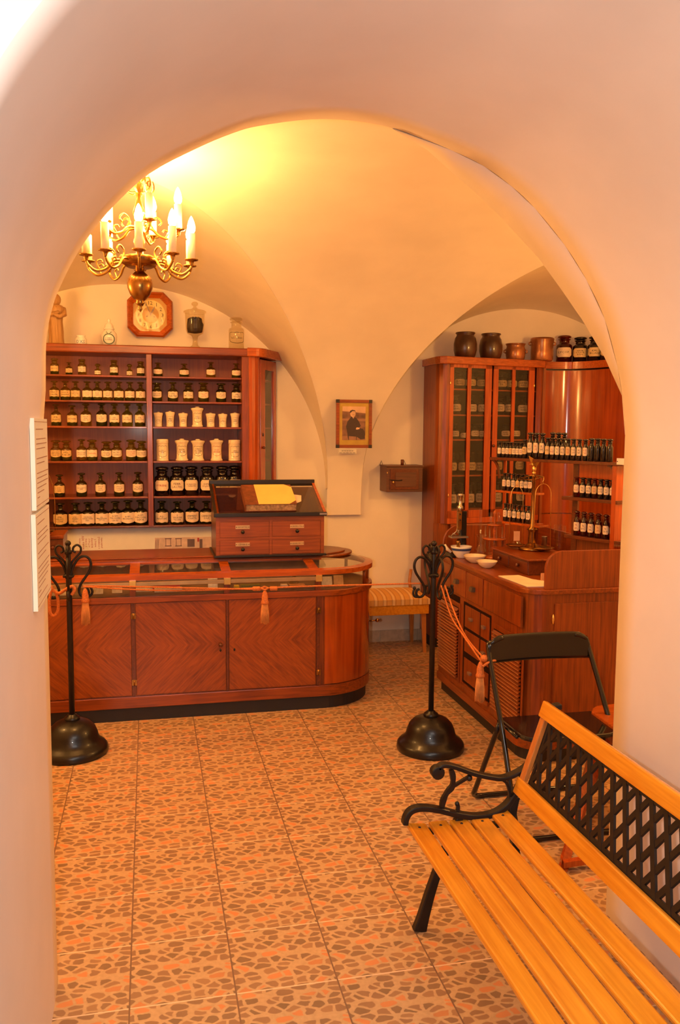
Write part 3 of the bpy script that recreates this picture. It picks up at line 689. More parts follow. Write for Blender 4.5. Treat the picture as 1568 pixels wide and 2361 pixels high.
for h in range(1, 13):
    a = pi/2-2*pi*h/12; text_on(b, str(h), 0.034, 0.028, lambda x, z: (cc.x+R*0.53*cos(a)+x, 1.8935, cc.z+R*0.53*sin(a)+z))
b.build('numerals', plain('brown_numerals', (0.06, 0.02, 0.01), 0.5), t)
for nm, ang, ln, wd in (('minute_hand', 90+22, 0.108, 0.006), ('hour_hand', 90-27, 0.07, 0.012)):
    b = MB(); a = rad(ang); d = Vector((cos(a), 0, sin(a)))
    b.bar([Vector((cc.x, 1.889, cc.z))-d*0.012, Vector((cc.x, 1.889, cc.z))+d*ln*0.6, Vector((cc.x, 1.889, cc.z))+d*ln], [wd*0.6, wd, 0.002], 0.002, (0, 1, 0)); b.build(nm, W_DARK, t)
b2 = MB()
for s in (-1, 1): b2.sphere((cc.x+s*0.028, 1.893, cc.z-0.012), 0.005, 10)
b2.build('winding_holes', W_DARK, t)
b = MB(); b.prism([(c_.x+q[0], c_.z+q[1]) for q in octg(R*0.745)], 'y', 1.880, 1.882); b.build('clock_glass', CLOCKG, t)
# footed glass jar with dark lumps
p = atY(450, 800, TY)
t = thing('footed_glass_jar', 'tall footed glass jar holding a dark lump, to the right of the clock', 'jar', (p.x, TY, TZ))
b = MB(); b.lathe([(0.045,0),(0.05,0.004),(0.022,0.03),(0.017,0.06),(0.022,0.088),(0.030,0.10),(0.06,0.115),(0.068,0.135),(0.075,0.27)], (p.x, TY, TZ), 28, False); b.build('footed_bowl', CLEARD, t)
b = MB(); b.lathe([(0.084,0.268),(0.086,0.28),(0.07,0.29),(0.03,0.298),(0.013,0.31),(0.011,0.32),(0.024,0.328),(0.026,0.342),(0.015,0.352),(0.0,0.354)], (p.x, TY, TZ), 26, False); b.build('lid', CLEARD, t)
b = MB(); vs = []; seg = 14
for i, (r, z) in enumerate([(0.02,0.118),(0.055,0.124),(0.064,0.15),(0.062,0.185),(0.054,0.215),(0.03,0.228),(0.0001,0.226)]):
    for k in range(seg): rr = r*(1+0.10*random.uniform(-1, 1)); vs.append((p.x+rr*cos(2*pi*k/seg), TY+rr*sin(2*pi*k/seg), TZ+z+0.012*sin(3*k)*(i > 3)))
b.add(vs, [(i*seg+k, i*seg+(k+1) % seg, (i+1)*seg+(k+1) % seg, (i+1)*seg+k) for i in range(6) for k in range(seg)]); b.build('dark_lump', plain('dark_resin', (0.03, 0.014, 0.008), 0.5), t)
# clear bottle
p = atY(545, 802, TY)
bottle('jar', CLEARD, p.x, TY, TZ, 0.118, 0.25, 'kal. chlor.', 'shield', 'clear wide-mouthed bottle with outlined label, right end of the left cabinet top', None, outline=True, nm='clear_bottle')

# ================================================================== shop counter with display case
EX, EY = 0.40, 0.39; CX, CYm = 1.17, 0.71; TOPZ = 0.912
def dline(front, end, cy=CYm, back=None, cx=CX, x0=-1.5, n=16):
    """plan outline: front line, rounded right end, back line"""
    ey = cy-front; by = back if back is not None else cy+ey
    P = [(x0, front)] + [(x0+(cx-x0)*k/6, front) for k in range(1, 6)]
    P += [(cx+(end-cx)*sin(pi/2*k/n), cy-ey*cos(pi/2*k/n)) for k in range(n+1)]
    P += [(cx+(end-cx)*cos(pi/2*k/n), cy+(by-cy)*sin(pi/2*k/n)) for k in range(1, n+1)]
    P += [(x0, by)]
    return P
def shell(b, A, za, B, zb): b.grid([[(x, y, za) for x, y in A], [(x, y, zb) for x, y in B]], False)
def slab(b, A, z0, z1):
    b.prism(A, 'z', z0, z1)
ct = thing('display_counter', 'long shop counter with chevron veneer doors, rounded right end and glass display top', 'counter', (0.5, 0.7, 0))
F0 = 0.32
b = MB(); slab(b, dline(F0+0.03, CX+EX-0.035), 0.0, 0.088); b.build('plinth', BLACKP, ct)
b = MB(); slab(b, dline(F0, CX+EX-0.012), 0.088, 0.160); b.build('base_band', W_H, ct, bevel=0.004)
b = MB(); slab(b, dline(F0+0.012, CX+EX-0.02), 0.160, 0.745); b.build('carcass', W_V, ct)
b = MB(); slab(b, dline(F0-0.008, CX+EX), 0.745, 0.783); b.build('ledge', W_H, ct, bevel=0.003)
def front_panel(nm, x0, x1, mat):
    b = MB(); b.box(x0, x1, F0+0.002, F0+0.014, 0.168, 0.742); return b.build(nm, mat, ct, bevel=0.002)
front_panel('door', -0.56, -0.036, W_CH1); d2 = front_panel('door', -0.008, 0.540, W_CH2); d3 = front_panel('door', 0.558, 1.112, W_CH1); front_panel('door', -1.12, -0.575, W_CH2)
b = MB(); A1 = dline(F0+0.002, CX+EX-0.014)[6:23]; b.grid([[(x, y, 0.168) for x, y in A1], [(x, y, 0.742) for x, y in A1]]); b.build('curved_end_panel', W_BURL, ct)
for x in (-0.030, 1.124):
    b = MB(); b.box(x-0.004, x+0.014, F0, F0+0.014, 0.165, 0.745); b.build('stile', W_DARK, ct)
b = MB(); b.box(0.541, 0.556, F0-0.003, F0+0.012, 0.165, 0.745); b.build('stile', W_DARK, ct)
for x, z in ((-0.022, 0.665), (-0.022, 0.25), (1.13, 0.655), (1.13, 0.25)):
    b = MB(); b.box(x-0.013, x-0.003, F0-0.004, F0+0.004, z-0.018, z+0.018); b.box(x+0.005, x+0.015, F0-0.004, F0+0.004, z-0.018, z+0.018)
    b.lathe([(0.005, -0.018), (0.005, 0.018)], (x+0.001, F0-0.004, z), 10); b.build('hinge', BRASSD, ct)
b = MB(); b.sphere((0.505, F0-0.014, 0.462), 0.013); b.tube([(0.505, F0, 0.462), (0.505, F0-0.01, 0.462)], 0.006); b.build('door_knob', W_DARK, d2)
for x, d_ in ((0.505, d2), (0.592, d3)):
    b = MB(); b.sphere((x, F0+0.001, 0.425), 0.006, 10, 1.6); b.build('keyhole', BLACK, d_)
# key in the rounded end
kp = Vector((1.555, 0.66, 0.49)); b = MB(); b.tube([kp, kp+Vector((0.045, -0.01, 0.004))], 0.005); b.sphere(kp+Vector((0.055, -0.01, 0.005)), 0.014); b.build('key', BRASSD, ct)
# glazed band
band = dline(F0+0.006, CX+EX-0.018); nb = len(band)
b = MB(); b.grid([[(x, y, 0.783) for x, y in band], [(x, y, 0.883) for x, y in band]], False); b.build('band_glass', PANE, ct)
for x in (-0.022, 0.548, 1.127):
    b = MB(); b.box(x-0.018, x+0.018, F0+0.008, F0+0.03, 0.783, 0.885); b.build('post', W_V, ct, bevel=0.002)
for a_ in (55, 88, 130):
    a = rad(a_); x = CX+(EX-0.028)*sin(a); y = CYm-(EY-0.02)*cos(a)
    b = MB(); b.lathe([(0.012, 0.783), (0.012, 0.885)], (x, y, 0), 8); b.build('post', W_V, ct)
# top rim, sloping glass lids and raised platform
PA = dline(F0-0.004, CX+EX+0.004); PB = dline(F0+0.045, CX+EX-0.045); PC = dline(0.615, 1.455, cy=0.86, back=1.07); PD = dline(0.655, 1.42, cy=0.86, back=1.05)
b = MB(); shell(b, PA, 0.884, PA, 0.914); shell(b, PA, 0.914, PB, 0.920); shell(b, PB, 0.920, PB, 0.884); shell(b, PB, 0.884, PA, 0.884); b.build('top_rim', W_CABH, ct)
b = MB(); shell(b, PB, 0.919, PC, 0.948); b.build('lid_glass', PANE, ct)
b = MB(); b.prism(dline(0.60, 1.47, cy=0.86, back=1.08), 'z', 0.948, 0.962); b.prism(PD, 'z', 0.962, 0.972); b.build('raised_platform', W_H, ct, bevel=0.004)
for x in (-0.58, -0.01, 0.545, 1.10):
    b = MB(); b.hexa([(x-0.03, F0+0.03, 0.915), (x+0.03, F0+0.03, 0.915), (x+0.03, 0.61, 0.944), (x-0.03, 0.61, 0.944)], [(x-0.03, F0+0.03, 0.924), (x+0.03, F0+0.03, 0.924), (x+0.03, 0.61, 0.953), (x-0.03, 0.61, 0.953)]); b.build('lid_bar', W_CABH, ct)
b = MB(); b.box(-1.5, 1.2, 0.585, 0.612, 0.940, 0.953); b.build('lid_rail', W_CABH, ct)
b = MB(); b.box(-1.5, 1.2, 0.66, 0.67, 0.78, 0.95); b.build('display_back', DISPW, ct)
b = MB(); b.prism(dline(F0+0.02, CX+EX-0.04), 'z', 0.784, 0.787); b.build('display_floor', plain('brown_cloth', (0.22, 0.13, 0.07), 0.9), ct)
b = MB(); b.box(-1.53, -1.5, 0.32, 1.08, 0.088, 0.91); b.build('left_end_panel', W_V, ct)
# brass rail on the front
b = MB(); b.box(-1.5, 1.13, F0-0.022, F0-0.006, 0.852, 0.876); b.build('brass_rail', plain('satin_brass_bar', (0.50, 0.33, 0.16), 0.4, 0.9), ct, bevel=0.002)
for x in (-0.022, 0.548, 1.127):
    b = MB(); b.box(x-0.02, x+0.02, F0-0.028, F0-0.002, 0.845, 0.886); b.build('rail_clamp', BRASSB, ct, bevel=0.002)
# exhibits lying in the case
ex = [
 (118, 152, 'card', 0.05, (0.70,0.60,0.45), 'cream card'), (205, 238, 'card', 0.06, (0.55,0.45,0.32), 'grey printed card'), (258, 282, 'card', 0.05, (0.55,0.44,0.33), 'small grey card'),
 (312, 352, 'box', 0.02, (0.75,0.60,0.44), 'flat cream packet'), (356, 420, 'box', 0.022, (0.82,0.66,0.46), 'long cream box with dark specks'), (428, 460, 'box', 0.012, (0.70,0.28,0.12), 'orange tin'), (480, 502, 'card', 0.07, (0.80,0.72,0.66), 'upright white card'),
 (541, 552, 'box', 0.016, (0.75,0.55,0.06), 'small yellow packet'), (556, 600, 'box', 0.026, (0.25,0.22,0.03), 'green and yellow box'), (649, 664, 'box', 0.016, (0.72,0.6,0.55), 'small white packet'), (668, 704, 'box', 0.012, (0.62,0.30,0.12), 'flat orange box'), (742, 766, 'card', 0.055, (0.62,0.55,0.42), 'leaning printed card'), (770, 792, 'card', 0.06, (0.55,0.33,0.14), 'leaning brown booklet')]
for i, (x0, x1, kd, h_, col, nm) in enumerate(ex):
    Y = 0.42+0.012*((i*5) % 4) if x0 < 730 else 0.46+0.01*(i-11)
    a = atY(x0, 1365, Y); c = atY(x1, 1365, Y); z0 = 0.7875
    mt = plain('exhibit_%d' % i, col, 0.6, noise=0.1, scale=60)
    b = MB()
    if kd == 'card': b.hexa([(a.x, Y-0.002, z0), (c.x, Y-0.002, z0), (c.x, Y+0.003, z0), (a.x, Y+0.003, z0)], [(a.x, Y+0.018, z0+h_), (c.x, Y+0.018, z0+h_), (c.x, Y+0.022, z0+h_), (a.x, Y+0.022, z0+h_)])
    else: b.box(a.x, c.x, Y, Y+0.05, z0, z0+h_)
    single('display_card' if kd == 'card' else 'display_box', b, mt, '%s inside the glass case of the counter' % nm, 'card' if kd == 'card' else 'box', ((a.x+c.x)/2, Y, z0), 'exhibits in the counter display', bevel=0.001)
a = atY(352, 1345, 0.52); b = MB(); b.box(a.x, a.x+0.17, 0.52, 0.56, 0.7875, 0.83); single('display_box', b, plain('red_box', (0.45, 0.05, 0.03), 0.5), 'red case standing behind the long cream box in the counter display', 'box', (a.x, 0.52, 0.7875), 'exhibits in the counter display')
b = MB(); p = atY(678, 1340, 0.5); b.lathe([(0.03, 0), (0.032, 0.04), (0.012, 0.055), (0.012, 0.068), (0.016, 0.07), (0.0, 0.075)], (p.x, 0.5, 0.7875), 18); single('glass_vial', b, CLEARD, 'small clear glass vial in the counter display under the drawer cabinet', 'vial', (p.x, 0.5, 0.7875))

# ================================================================== drawer cabinet with sloping glazed lid
dk = thing('drawer_cabinet', 'small four-drawer cabinet with a sloping glazed lid, standing on the counter', 'cabinet', (0.85, 0.76, 0.973))
DX0, DX1, DY0, DY1, DZ0, DZ1 = 0.500, 1.212, 0.56, 0.97, 0.973, 1.238
b = MB()
for x0, x1 in ((DX0, DX0+0.016), (DX1-0.016, DX1)):
    b.add([(x0, DY0+0.002, DZ0), (x1, DY0+0.002, DZ0), (x1, DY1, DZ0), (x0, DY1, DZ0), (x0, DY0+0.002, DZ1), (x1, DY0+0.002, DZ1), (x1, DY1, 1.40), (x0, DY1, 1.40)], [(3,2,1,0),(4,5,6,7),(0,1,5,4),(1,2,6,5),(2,3,7,6),(3,0,4,7)])
b.build('side_panels', W_DARK, dk)
b = MB(); b.box(DX0, DX1, DY1-0.015, DY1, DZ0, 1.40); b.build('back_panel', W_DARK, dk)
FR = wood('dresser_front_wood', (0.15, 0.030, 0.004), (0.36, 0.085, 0.012), 'x', rough=0.35)
zr = [DZ0+0.018, DZ0+0.115, DZ0+0.127, DZ0+0.235]
b = MB(); b.box(DX0+0.016, DX1-0.016, DY0+0.004, DY0+0.02, DZ0, DZ1)
b.box(DX0, DX0+0.022, DY0, DY0+0.01, DZ0, DZ1); b.box(DX1-0.022, DX1, DY0, DY0+0.01, DZ0, DZ1); b.box(0.848, 0.864, DY0, DY0+0.01, DZ0, DZ1)
b.box(DX0+0.001, DX1-0.001, DY0+0.0008, DY0+0.0095, DZ0+0.235, DZ1-0.001); b.box(DX0+0.001, DX1-0.001, DY0+0.0008, DY0+0.0095, DZ0+0.112, DZ0+0.128); b.build('front_frame', FR, dk)
plates = {(0, 1): 'ANTYSEPTYKA', (1, 1): 'ANTIDOTA', (0, 0): 'SZPARGI', (1, 0): 'ALKALOIDY'}
for i, (x0, x1) in enumerate(((DX0+0.026, 0.845), (0.867, DX1-0.026))):
    for j, (z0, z1) in enumerate(((DZ0+0.018, DZ0+0.109), (DZ0+0.131, DZ0+0.231))):
        b = MB(); b.box(x0, x1, DY0+0.0005, DY0+0.012, z0, z1); d = b.build('drawer', FR, dk, bevel=0.0015)
        xc = [0.672, 1.03][i]; zc = z0+0.066
        b = MB(); b.box(xc-0.046, xc+0.046, DY0-0.0025, DY0+0.001, zc-0.012, zc+0.012)
        b.mat(1)
        for s in (-1, 1): b.sphere((xc+s*0.040, DY0-0.0025, zc), 0.0028, 8)
        text_on(b, plates[(i, j)], 0.064, 0.011, lambda x, z: (xc+x, DY0-0.0032, zc+z)); b.build('name_plate', [plain('polished_brass_plate', (0.78, 0.50, 0.24), 0.3, 0.6), INK], d)
        b = MB(); b.sphere((xc+0.0, DY0-0.014, z0+0.035), 0.0125); b.tube([(xc, DY0, z0+0.035), (xc, DY0-0.01, z0+0.035)], 0.006); b.build('knob', BLACK, d)
b = MB(); b.box(DX0-0.014, DX1+0.014, DY0-0.014, DY1+0.01, DZ0-0.0005, DZ0+0.014); b.build('base_moulding', EBONY, dk, bevel=0.003)
# lid: frame rails in the slope plane
LY0, LZ0, LY1, LZ1 = DY0-0.016, 1.242, DY1+0.01, 1.412
def lz(y): return LZ0+(LZ1-LZ0)*(y-LY0)/(LY1-LY0)
def slope_box(b, x0, x1, y0, y1, t0=0.0, t1=0.02): b.hexa([(x0, y0, lz(y0)+t0), (x1, y0, lz(y0)+t0), (x1, y1, lz(y1)+t0), (x0, y1, lz(y1)+t0)], [(x0, y0, lz(y0)+t1), (x1, y0, lz(y0)+t1), (x1, y1, lz(y1)+t1), (x0, y1, lz(y1)+t1)])
b = MB(); b.box(DX0-0.014, DX1+0.014, LY0-0.006, LY0+0.012, LZ0-0.004, LZ0+0.022); b.build('lid_front_rail', EBONY, dk, bevel=0.003)
b = MB(); b.box(DX0-0.014, DX1+0.014, LY1-0.012, LY1+0.008, LZ1-0.004, LZ1+0.04); b.build('lid_back_rail', EBONY, dk, bevel=0.004)
b = MB(); slope_box(b, DX0-0.012, DX0+0.006, LY0, LY1); b.build('lid_side_rail', EBONY, dk)
b = MB(); slope_box(b, DX1-0.006, DX1+0.012, LY0, LY1); b.build('lid_side_rail', W_CABH, dk)
b = MB(); slope_box(b, DX0+0.006, DX0+0.02, LY0+0.012, LY1-0.012, 0.002, 0.018); b.build('lid_inner_strip', W_CABH, dk)
b = MB(); slope_box(b, DX0+0.006, DX1-0.006, LY0+0.012, LY1-0.012, 0.014, 0.018); b.build('lid_glass', PANE, dk)
b = MB(); b.box(DX1-0.035, DX1+0.016, LY0-0.010, LY0-0.004, LZ0+0.003, LZ0+0.016); b.build('lid_catch', STEEL, dk)
b = MB(); b.box(DX0+0.016, DX1-0.016, DY0+0.02, DY1-0.015, 1.214, 1.219); b.build('tray_floor', wood('tray_wood', (0.32, 0.10, 0.02), (0.60, 0.24, 0.06), 'x'), dk)
# porcelain bells under the lid
for i, px in enumerate((509, 537)):
    p = atZ(px, 1172, 1.2195)
    b = MB(); b.lathe([(0.034, 0), (0.033, 0.006), (0.024, 0.03), (0.022, 0.05), (0.010, 0.062), (0.006, 0.072), (0.0, 0.074)], (p.x, p.y, 1.2195), 20)
    single('porcelain_bell', b, PORCW, ['left of the two small white porcelain bells under the glazed lid', 'right of the two small white porcelain bells, beside the thick book'][i], 'bell', (p.x, p.y, 1.2195), 'porcelain bells under the lid')
# thick book on the lid
sl = atan2(LZ1-LZ0, LY1-LY0)
bx0 = atY(566, 1183, LY0+0.02).x; bx1 = atY(684, 1183, LY0+0.02).x
bk = thing('thick_book', 'thick closed brown leather book with yellow paper cover on the sloping glass lid', 'book', ((bx0+bx1)/2, LY0+0.16, lz(LY0+0.16)+0.018))
base = Matrix.Translation((0, LY0+0.022, lz(LY0+0.022)+0.0195)) @ Matrix.Rotation(sl, 4, 'X')
LB, HB = 0.30, 0.052
def bb(b, x0, x1, y0, y1, z0, z1): b.tf = base; b.box(x0, x1, y0, y1, z0, z1); b.tf = None; return b
bb(MB(), bx0+0.006, bx1-0.004, 0.003, LB-0.003, 0.004, HB-0.004).build('page_block', PAGES, bk)
bb(MB(), bx0, bx1, 0, LB, 0, 0.004).build('lower_cover', BROWNL, bk, bevel=0.001)
bb(MB(), bx0, bx1, 0, LB, HB-0.004, HB).build('upper_cover', BROWNL, bk, bevel=0.001)
bb(MB(), bx0-0.002, bx0+0.006, 0, LB, 0, HB).build('spine', BROWNL, bk, bevel=0.002)
b = MB(); b.tf = base; w_ = bx1-bx0
b.prism([(bx0+0.085, 0.002), (bx1-0.05, 0.0), (bx1+0.001, 0.055), (bx1, LB-0.045), (bx1-0.045, LB), (bx0+0.085, LB)], 'z', HB, HB+0.0015); b.tf = None; b.build('yellow_cover_paper', YELLOWP, bk)
b = MB(); b.tf = Matrix.Translation((0, LY0+0.1, lz(LY0+0.1)+0.0185)) @ Matrix.Rotation(sl, 4, 'X')
b.prism([(bx1+0.004, 0.02), (bx1+0.055, 0.06), (bx1+0.07, 0.15), (bx1+0.004, 0.17)], 'z', 0, 0.0015); b.tf = None
single('loose_sheet', b, PAPER, 'loose pale sheet on the glass lid beside the thick book', 'paper', (bx1+0.03, LY0+0.2, lz(LY0+0.2)+0.019))

# ================================================================== exhibition board leaning under the cabinet
eb = thing('exhibition_board', 'white exhibition board with sideways text and a street photo behind the counter', 'poster', (-0.2, 1.62, 0.3))
b = MB(); b.box(-1.3, 0.62, 1.62, 1.64, 0.30, 1.060); b.build('board', WHITEP, eb)
for i, tx in enumerate(['pierwsza', 'wieku XIV', 'y nowej', 'et Topor', 'aczomy', 'wskiej 5,', 'c rownież', 'piaskówka']):
    a = atY(184+i*7.2, 1243, 1.619); 
    b = MB(); text_on(b, tx, 0.105, 0.017, lambda x, z: (a.x-z, 1.6188, a.z-0.028+x)); b.build('sideways_text', INKR, eb)
b = MB(); a = atY(357, 1240, 1.619); c = atY(478, 1262, 1.619); b.box(a.x, c.x+0.03, 1.6185, 1.62, c.z-0.15, a.z); b.build('street_photo', plain('pinkish_facade', (0.72, 0.52, 0.42), 0.5, noise=0.1, scale=20), eb)
b = MB()
for px in (380, 404): 
    q = atY(px, 1243, 1.6184); 
    for x0, x1, z0, z1 in ((0, 0.05, 0, 0.006), (0.005, 0.009, -0.05, 0), (0.041, 0.045, -0.05, 0), (0, 0.05, -0.056, -0.05)): b.box(q.x+x0, q.x+x1, 1.6178, 1.6184, q.z+z0, q.z+z1)
q = atY(432, 1243, 1.6184); b.box(q.x, q.x+0.055, 1.6178, 1.6184, q.z-0.06, q.z); q = atY(460, 1243, 1.6184); b.box(q.x, q.x+0.022, 1.6178, 1.6184, q.z-0.09, q.z)
q = atY(360, 1243, 1.6184)
for k in range(3): b.bar([(q.x+0.01*k, 1.6180, q.z), (q.x-0.01+0.01*k, 1.6180, q.z-0.09)], 0.003, 0.001, (0, 1, 0))
b.build('photo_windows', plain('photo_dark', (0.16, 0.10, 0.10), 0.5), eb)
b = MB(); q = atY(455, 1240, 1.6184); b.box(q.x, q.x+0.014, 1.6176, 1.6184, q.z-0.03, q.z); b.build('photo_red_sign', plain('photo_red', (0.55, 0.06, 0.05), 0.5), eb)

# ================================================================== left end of the counter: box and hanging pan of a balance
bx = thing('wooden_chest', 'small wooden chest at the far left end of the counter', 'chest', (-0.62, 0.86, 0.973))
xr = atY(148, 1270, 0.70).x
b = MB(); b.box(-0.95, xr-0.006, 0.705, 1.0, 0.973, 1.10); b.build('body', W_DARK, bx, bevel=0.003)
b = MB(); b.box(-0.96, xr, 0.695, 1.01, 1.10, 1.122); b.build('lid', W_H, bx, bevel=0.004)
b = MB(); b.sphere((xr-0.07, 0.695, 1.045), 0.014); b.build('knob', W_DARK, bx)
bal = thing('hand_balance', 'thin brass balance bow with a small hanging pan beside the left passage wall', 'balance', (-0.50, 0.62, 0.973))
Yb = 0.62
pp_ = [atY(x, y, Yb) for x, y in ((86, 1120), (92, 1095), (104, 1086), (114, 1098), (122, 1120), (126, 1150), (127.5, 1190), (127.5, 1222))]
b = MB(); b.tube(pp_, 0.0022, 6); b.tube([pp_[-1], pp_[-1]+Vector((-0.12, 0, -0.012))], 0.002, 6); b.build('pan_bow', BRASSD, bal)
pc = pp_[-1]+Vector((-0.075, 0, -0.012)); b = MB(); b.lathe([(0.0001, -0.012), (0.05, -0.008), (0.068, 0.004), (0.066, 0.006), (0.045, -0.003), (0.0001, -0.006)], tuple(pc), 24); b.build('pan', BRASSD, bal)
b = MB(); pc2 = Vector((pp_[0].x-0.1, Yb, 0.973)); b.lathe([(0.06, 0), (0.06, 0.01), (0.012, 0.02), (0.008, 0.35), (0.008, 0.52)], tuple(pc2), 16); b.tube([pc2+Vector((0, 0, 0.50)), (pp_[2].x, Yb, pp_[2].z)], 0.005); b.build('stand', BRASSD, bal)

# ================================================================== portrait and caption
pf = thing('framed_portrait', 'framed sepia photograph of a seated person in a dark suit, on the back wall', 'picture', (1.57, 1.57, 1.8))
WY = 1.560
a = atY(776, 921, WY); c = atY(857, 1033, WY); fx0, fx1, fz1, fz0 = a.x, c.x, a.z, c.z
fw = 0.024
b = MB(); b.box(fx0, fx1, WY, WY+0.02, fz1-fw, fz1); b.box(fx0, fx1, WY, WY+0.02, fz0, fz0+fw); b.box(fx0, fx0+fw, WY, WY+0.02, fz0, fz1); b.box(fx1-fw, fx1, WY, WY+0.02, fz0, fz1); b.build('frame', W_H, pf)
b = MB()
for x in (fx0, fx1-fw):
    for z in (fz0, fz1-fw): b.box(x-0.001, x+fw+0.001, WY-0.003, WY+0.0, z-0.001, z+fw+0.001)
b.build('corner_blocks', EBONY, pf)
b = MB(); b.box(fx0+fw, fx1-fw, WY+0.008, WY+0.012, fz0+fw, fz1-fw); b.build('passepartout', plain('ochre_mount', (0.46, 0.30, 0.05), 0.7), pf)
ix0, ix1, iz0, iz1 = fx0+0.049, fx1-0.051, fz0+0.062, fz1-0.052; iw, ih = ix1-ix0, iz1-iz0
def U(u, v): return (ix0+u*iw, iz0+v*ih)
ph = pf
b = MB(); b.prism([U(0, 0), U(1, 0), U(1, 1), U(0, 1)], 'y', WY+0.0065, WY+0.008)
po = b.build('photograph', plain('sepia_mid', (0.22, 0.10, 0.055), 0.5, noise=0.3, scale=14), pf)
def patch(poly, mat, y, nm):
    b = MB(); b.prism([U(u, v) for u, v in poly], 'y', WY+y, WY+y+0.0004); return b.build(nm, mat, po)
SL = plain('sepia_light', (0.62, 0.38, 0.22), 0.5, noise=0.1); SM = plain('sepia_brown', (0.32, 0.15, 0.08), 0.5, noise=0.15); SD = plain('sepia_dark', (0.045, 0.022, 0.015), 0.5, noise=0.1)
patch([(0, 0.86), (1, 0.80), (1, 1), (0, 1)], SL, 0.006, 'pale_sky'); patch([(0, 0), (1, 0), (1, 0.14), (0, 0.12)], SM, 0.006, 'ground'); patch([(0, 0.58), (1, 0.56), (1, 0.64), (0, 0.64)], SM, 0.006, 'horizon')
patch([(0.30, 0.62), (0.22, 0.55), (0.16, 0.40), (0.22, 0.22), (0.25, 0.12), (0.62, 0.10), (0.80, 0.02), (0.98, 0.04), (0.97, 0.25), (0.88, 0.34), (0.70, 0.36), (0.80, 0.42), (0.72, 0.55), (0.60, 0.66), (0.46, 0.71), (0.38, 0.69)], SD, 0.005, 'dark_suit')
patch([(0.38+0.12*cos(a_)+0.07, 0.78+0.095*sin(a_)) for a_ in [2*pi*k/16 for k in range(16)]], SL, 0.0045, 'face')
patch([(0.31, 0.80), (0.33, 0.87), (0.42, 0.90), (0.54, 0.885), (0.58, 0.83), (0.53, 0.865), (0.42, 0.86), (0.37, 0.82)], SD, 0.004, 'dark_hair')
patch([(0.58, 0.33), (0.62, 0.38), (0.74, 0.37), (0.74, 0.33), (0.62, 0.31)], SL, 0.0042, 'hands'); patch([(0.41, 0.70), (0.47, 0.64), (0.52, 0.69), (0.47, 0.675)], SL, 0.0042, 'collar'); patch([(0.43, 0.745), (0.54, 0.745), (0.54, 0.755), (0.43, 0.755)], SD, 0.0042, 'moustache')
patch([(0.20, 0.30), (0.24, 0.08), (0.27, 0.0), (0.29, 0.0), (0.28, 0.12), (0.60, 0.13), (0.60, 0.0), (0.62, 0.0), (0.63, 0.14), (0.24, 0.16)], SD, 0.0048, 'chair')
WY2 = ybar(1.66)-0.012; a = atY(782, 1036, WY2); c = atY(822, 1046, WY2); WY = WY2
b = MB(); b.box(a.x, c.x, WY+0.004, WY+0.018, c.z, a.z)
o = single('caption_card', b, CREAMB, 'tiny caption card with two lines of small print under the framed portrait', 'card', (a.x, WY, c.z))
tx = MB()
for k, wd in ((0.34, 0.7), (0.82, 0.95)):
    for q in range(5): x0 = a.x+(c.x-a.x)*(0.5-wd/2+wd*q/5); tx.box(x0, x0+(c.x-a.x)*wd/5*0.8, WY+0.0035, WY+0.004, a.z-(a.z-c.z)*k-0.0015, a.z-(a.z-c.z)*k+0.0015)
tx.v = [v-Vector((a.x, WY, c.z)) for v in tx.v]; to = tx.build('small_print', INK); to.parent = o
# mounting wall behind is curved: short hanging cord hidden by the frame

# ================================================================== wall box
wb = thing('wall_box', 'dark wooden box with a small door hanging on the back wall right of the portrait', 'box', (2.1, BW, 1.40))
tl = atY(893, 1075, 1.74); tr = atY(977, 1078, 1.74); bl = atY(890, 1133, 1.74); br = atY(973, 1136, 1.74)
x0, x1, z0, z1 = (tl.x+bl.x)/2, (tr.x+br.x)/2, (bl.z+br.z)/2, (tl.z+tr.z)/2
b = MB(); b.box(x0, x1, 1.745, BW-0.002, z0, z1); b.build('case', W_BOX, wb, bevel=0.003)
b = MB(); b.box(x0-0.004, x1+0.006, 1.735, BW-0.002, z1, z1+0.012); b.build('top_board', W_BOX, wb, bevel=0.002)
d = MB().box(x0+0.03, x1-0.035, 1.737, 1.746, z0+0.02, z1-0.018).build('door', W_DARK, wb, bevel=0.002)
b = MB(); b.box(x0+0.075, x1-0.06, 1.733, 1.738, z0+0.045, z1-0.045); b.build('door_panel', W_BOX, d)
b = MB(); b.tube([(x0+0.02, 1.730, z1-0.105), (x0+0.10, 1.727, z1-0.110), (x0+0.13, 1.730, z1-0.108)], 0.004, 6); b.build('latch_hook', IRON, d)
b = MB(); b.sphere((x0+0.055, 1.731, z1-0.125), 0.007, 8, 1.6); b.sphere((x0+0.006, 1.742, z1-0.05), 0.004, 8, 2.5); b.build('brass_catch', BRASSB, d)
b = MB(); b.lathe([(0.013, 0), (0.013, 0.045), (0.0, 0.046)], ((x0+x1)/2, 1.82, z1+0.012), 12); b.build('spout', W_DARK, wb)
for x in (x0+0.01, x1-0.10):
    b = MB(); b.tube([(x-0.012, BW-0.01, z1+0.01), (x, BW-0.008, z1+0.045), (x+0.012, BW-0.01, z1+0.01)], 0.002, 6); b.build('hanging_wire', IRON, wb)

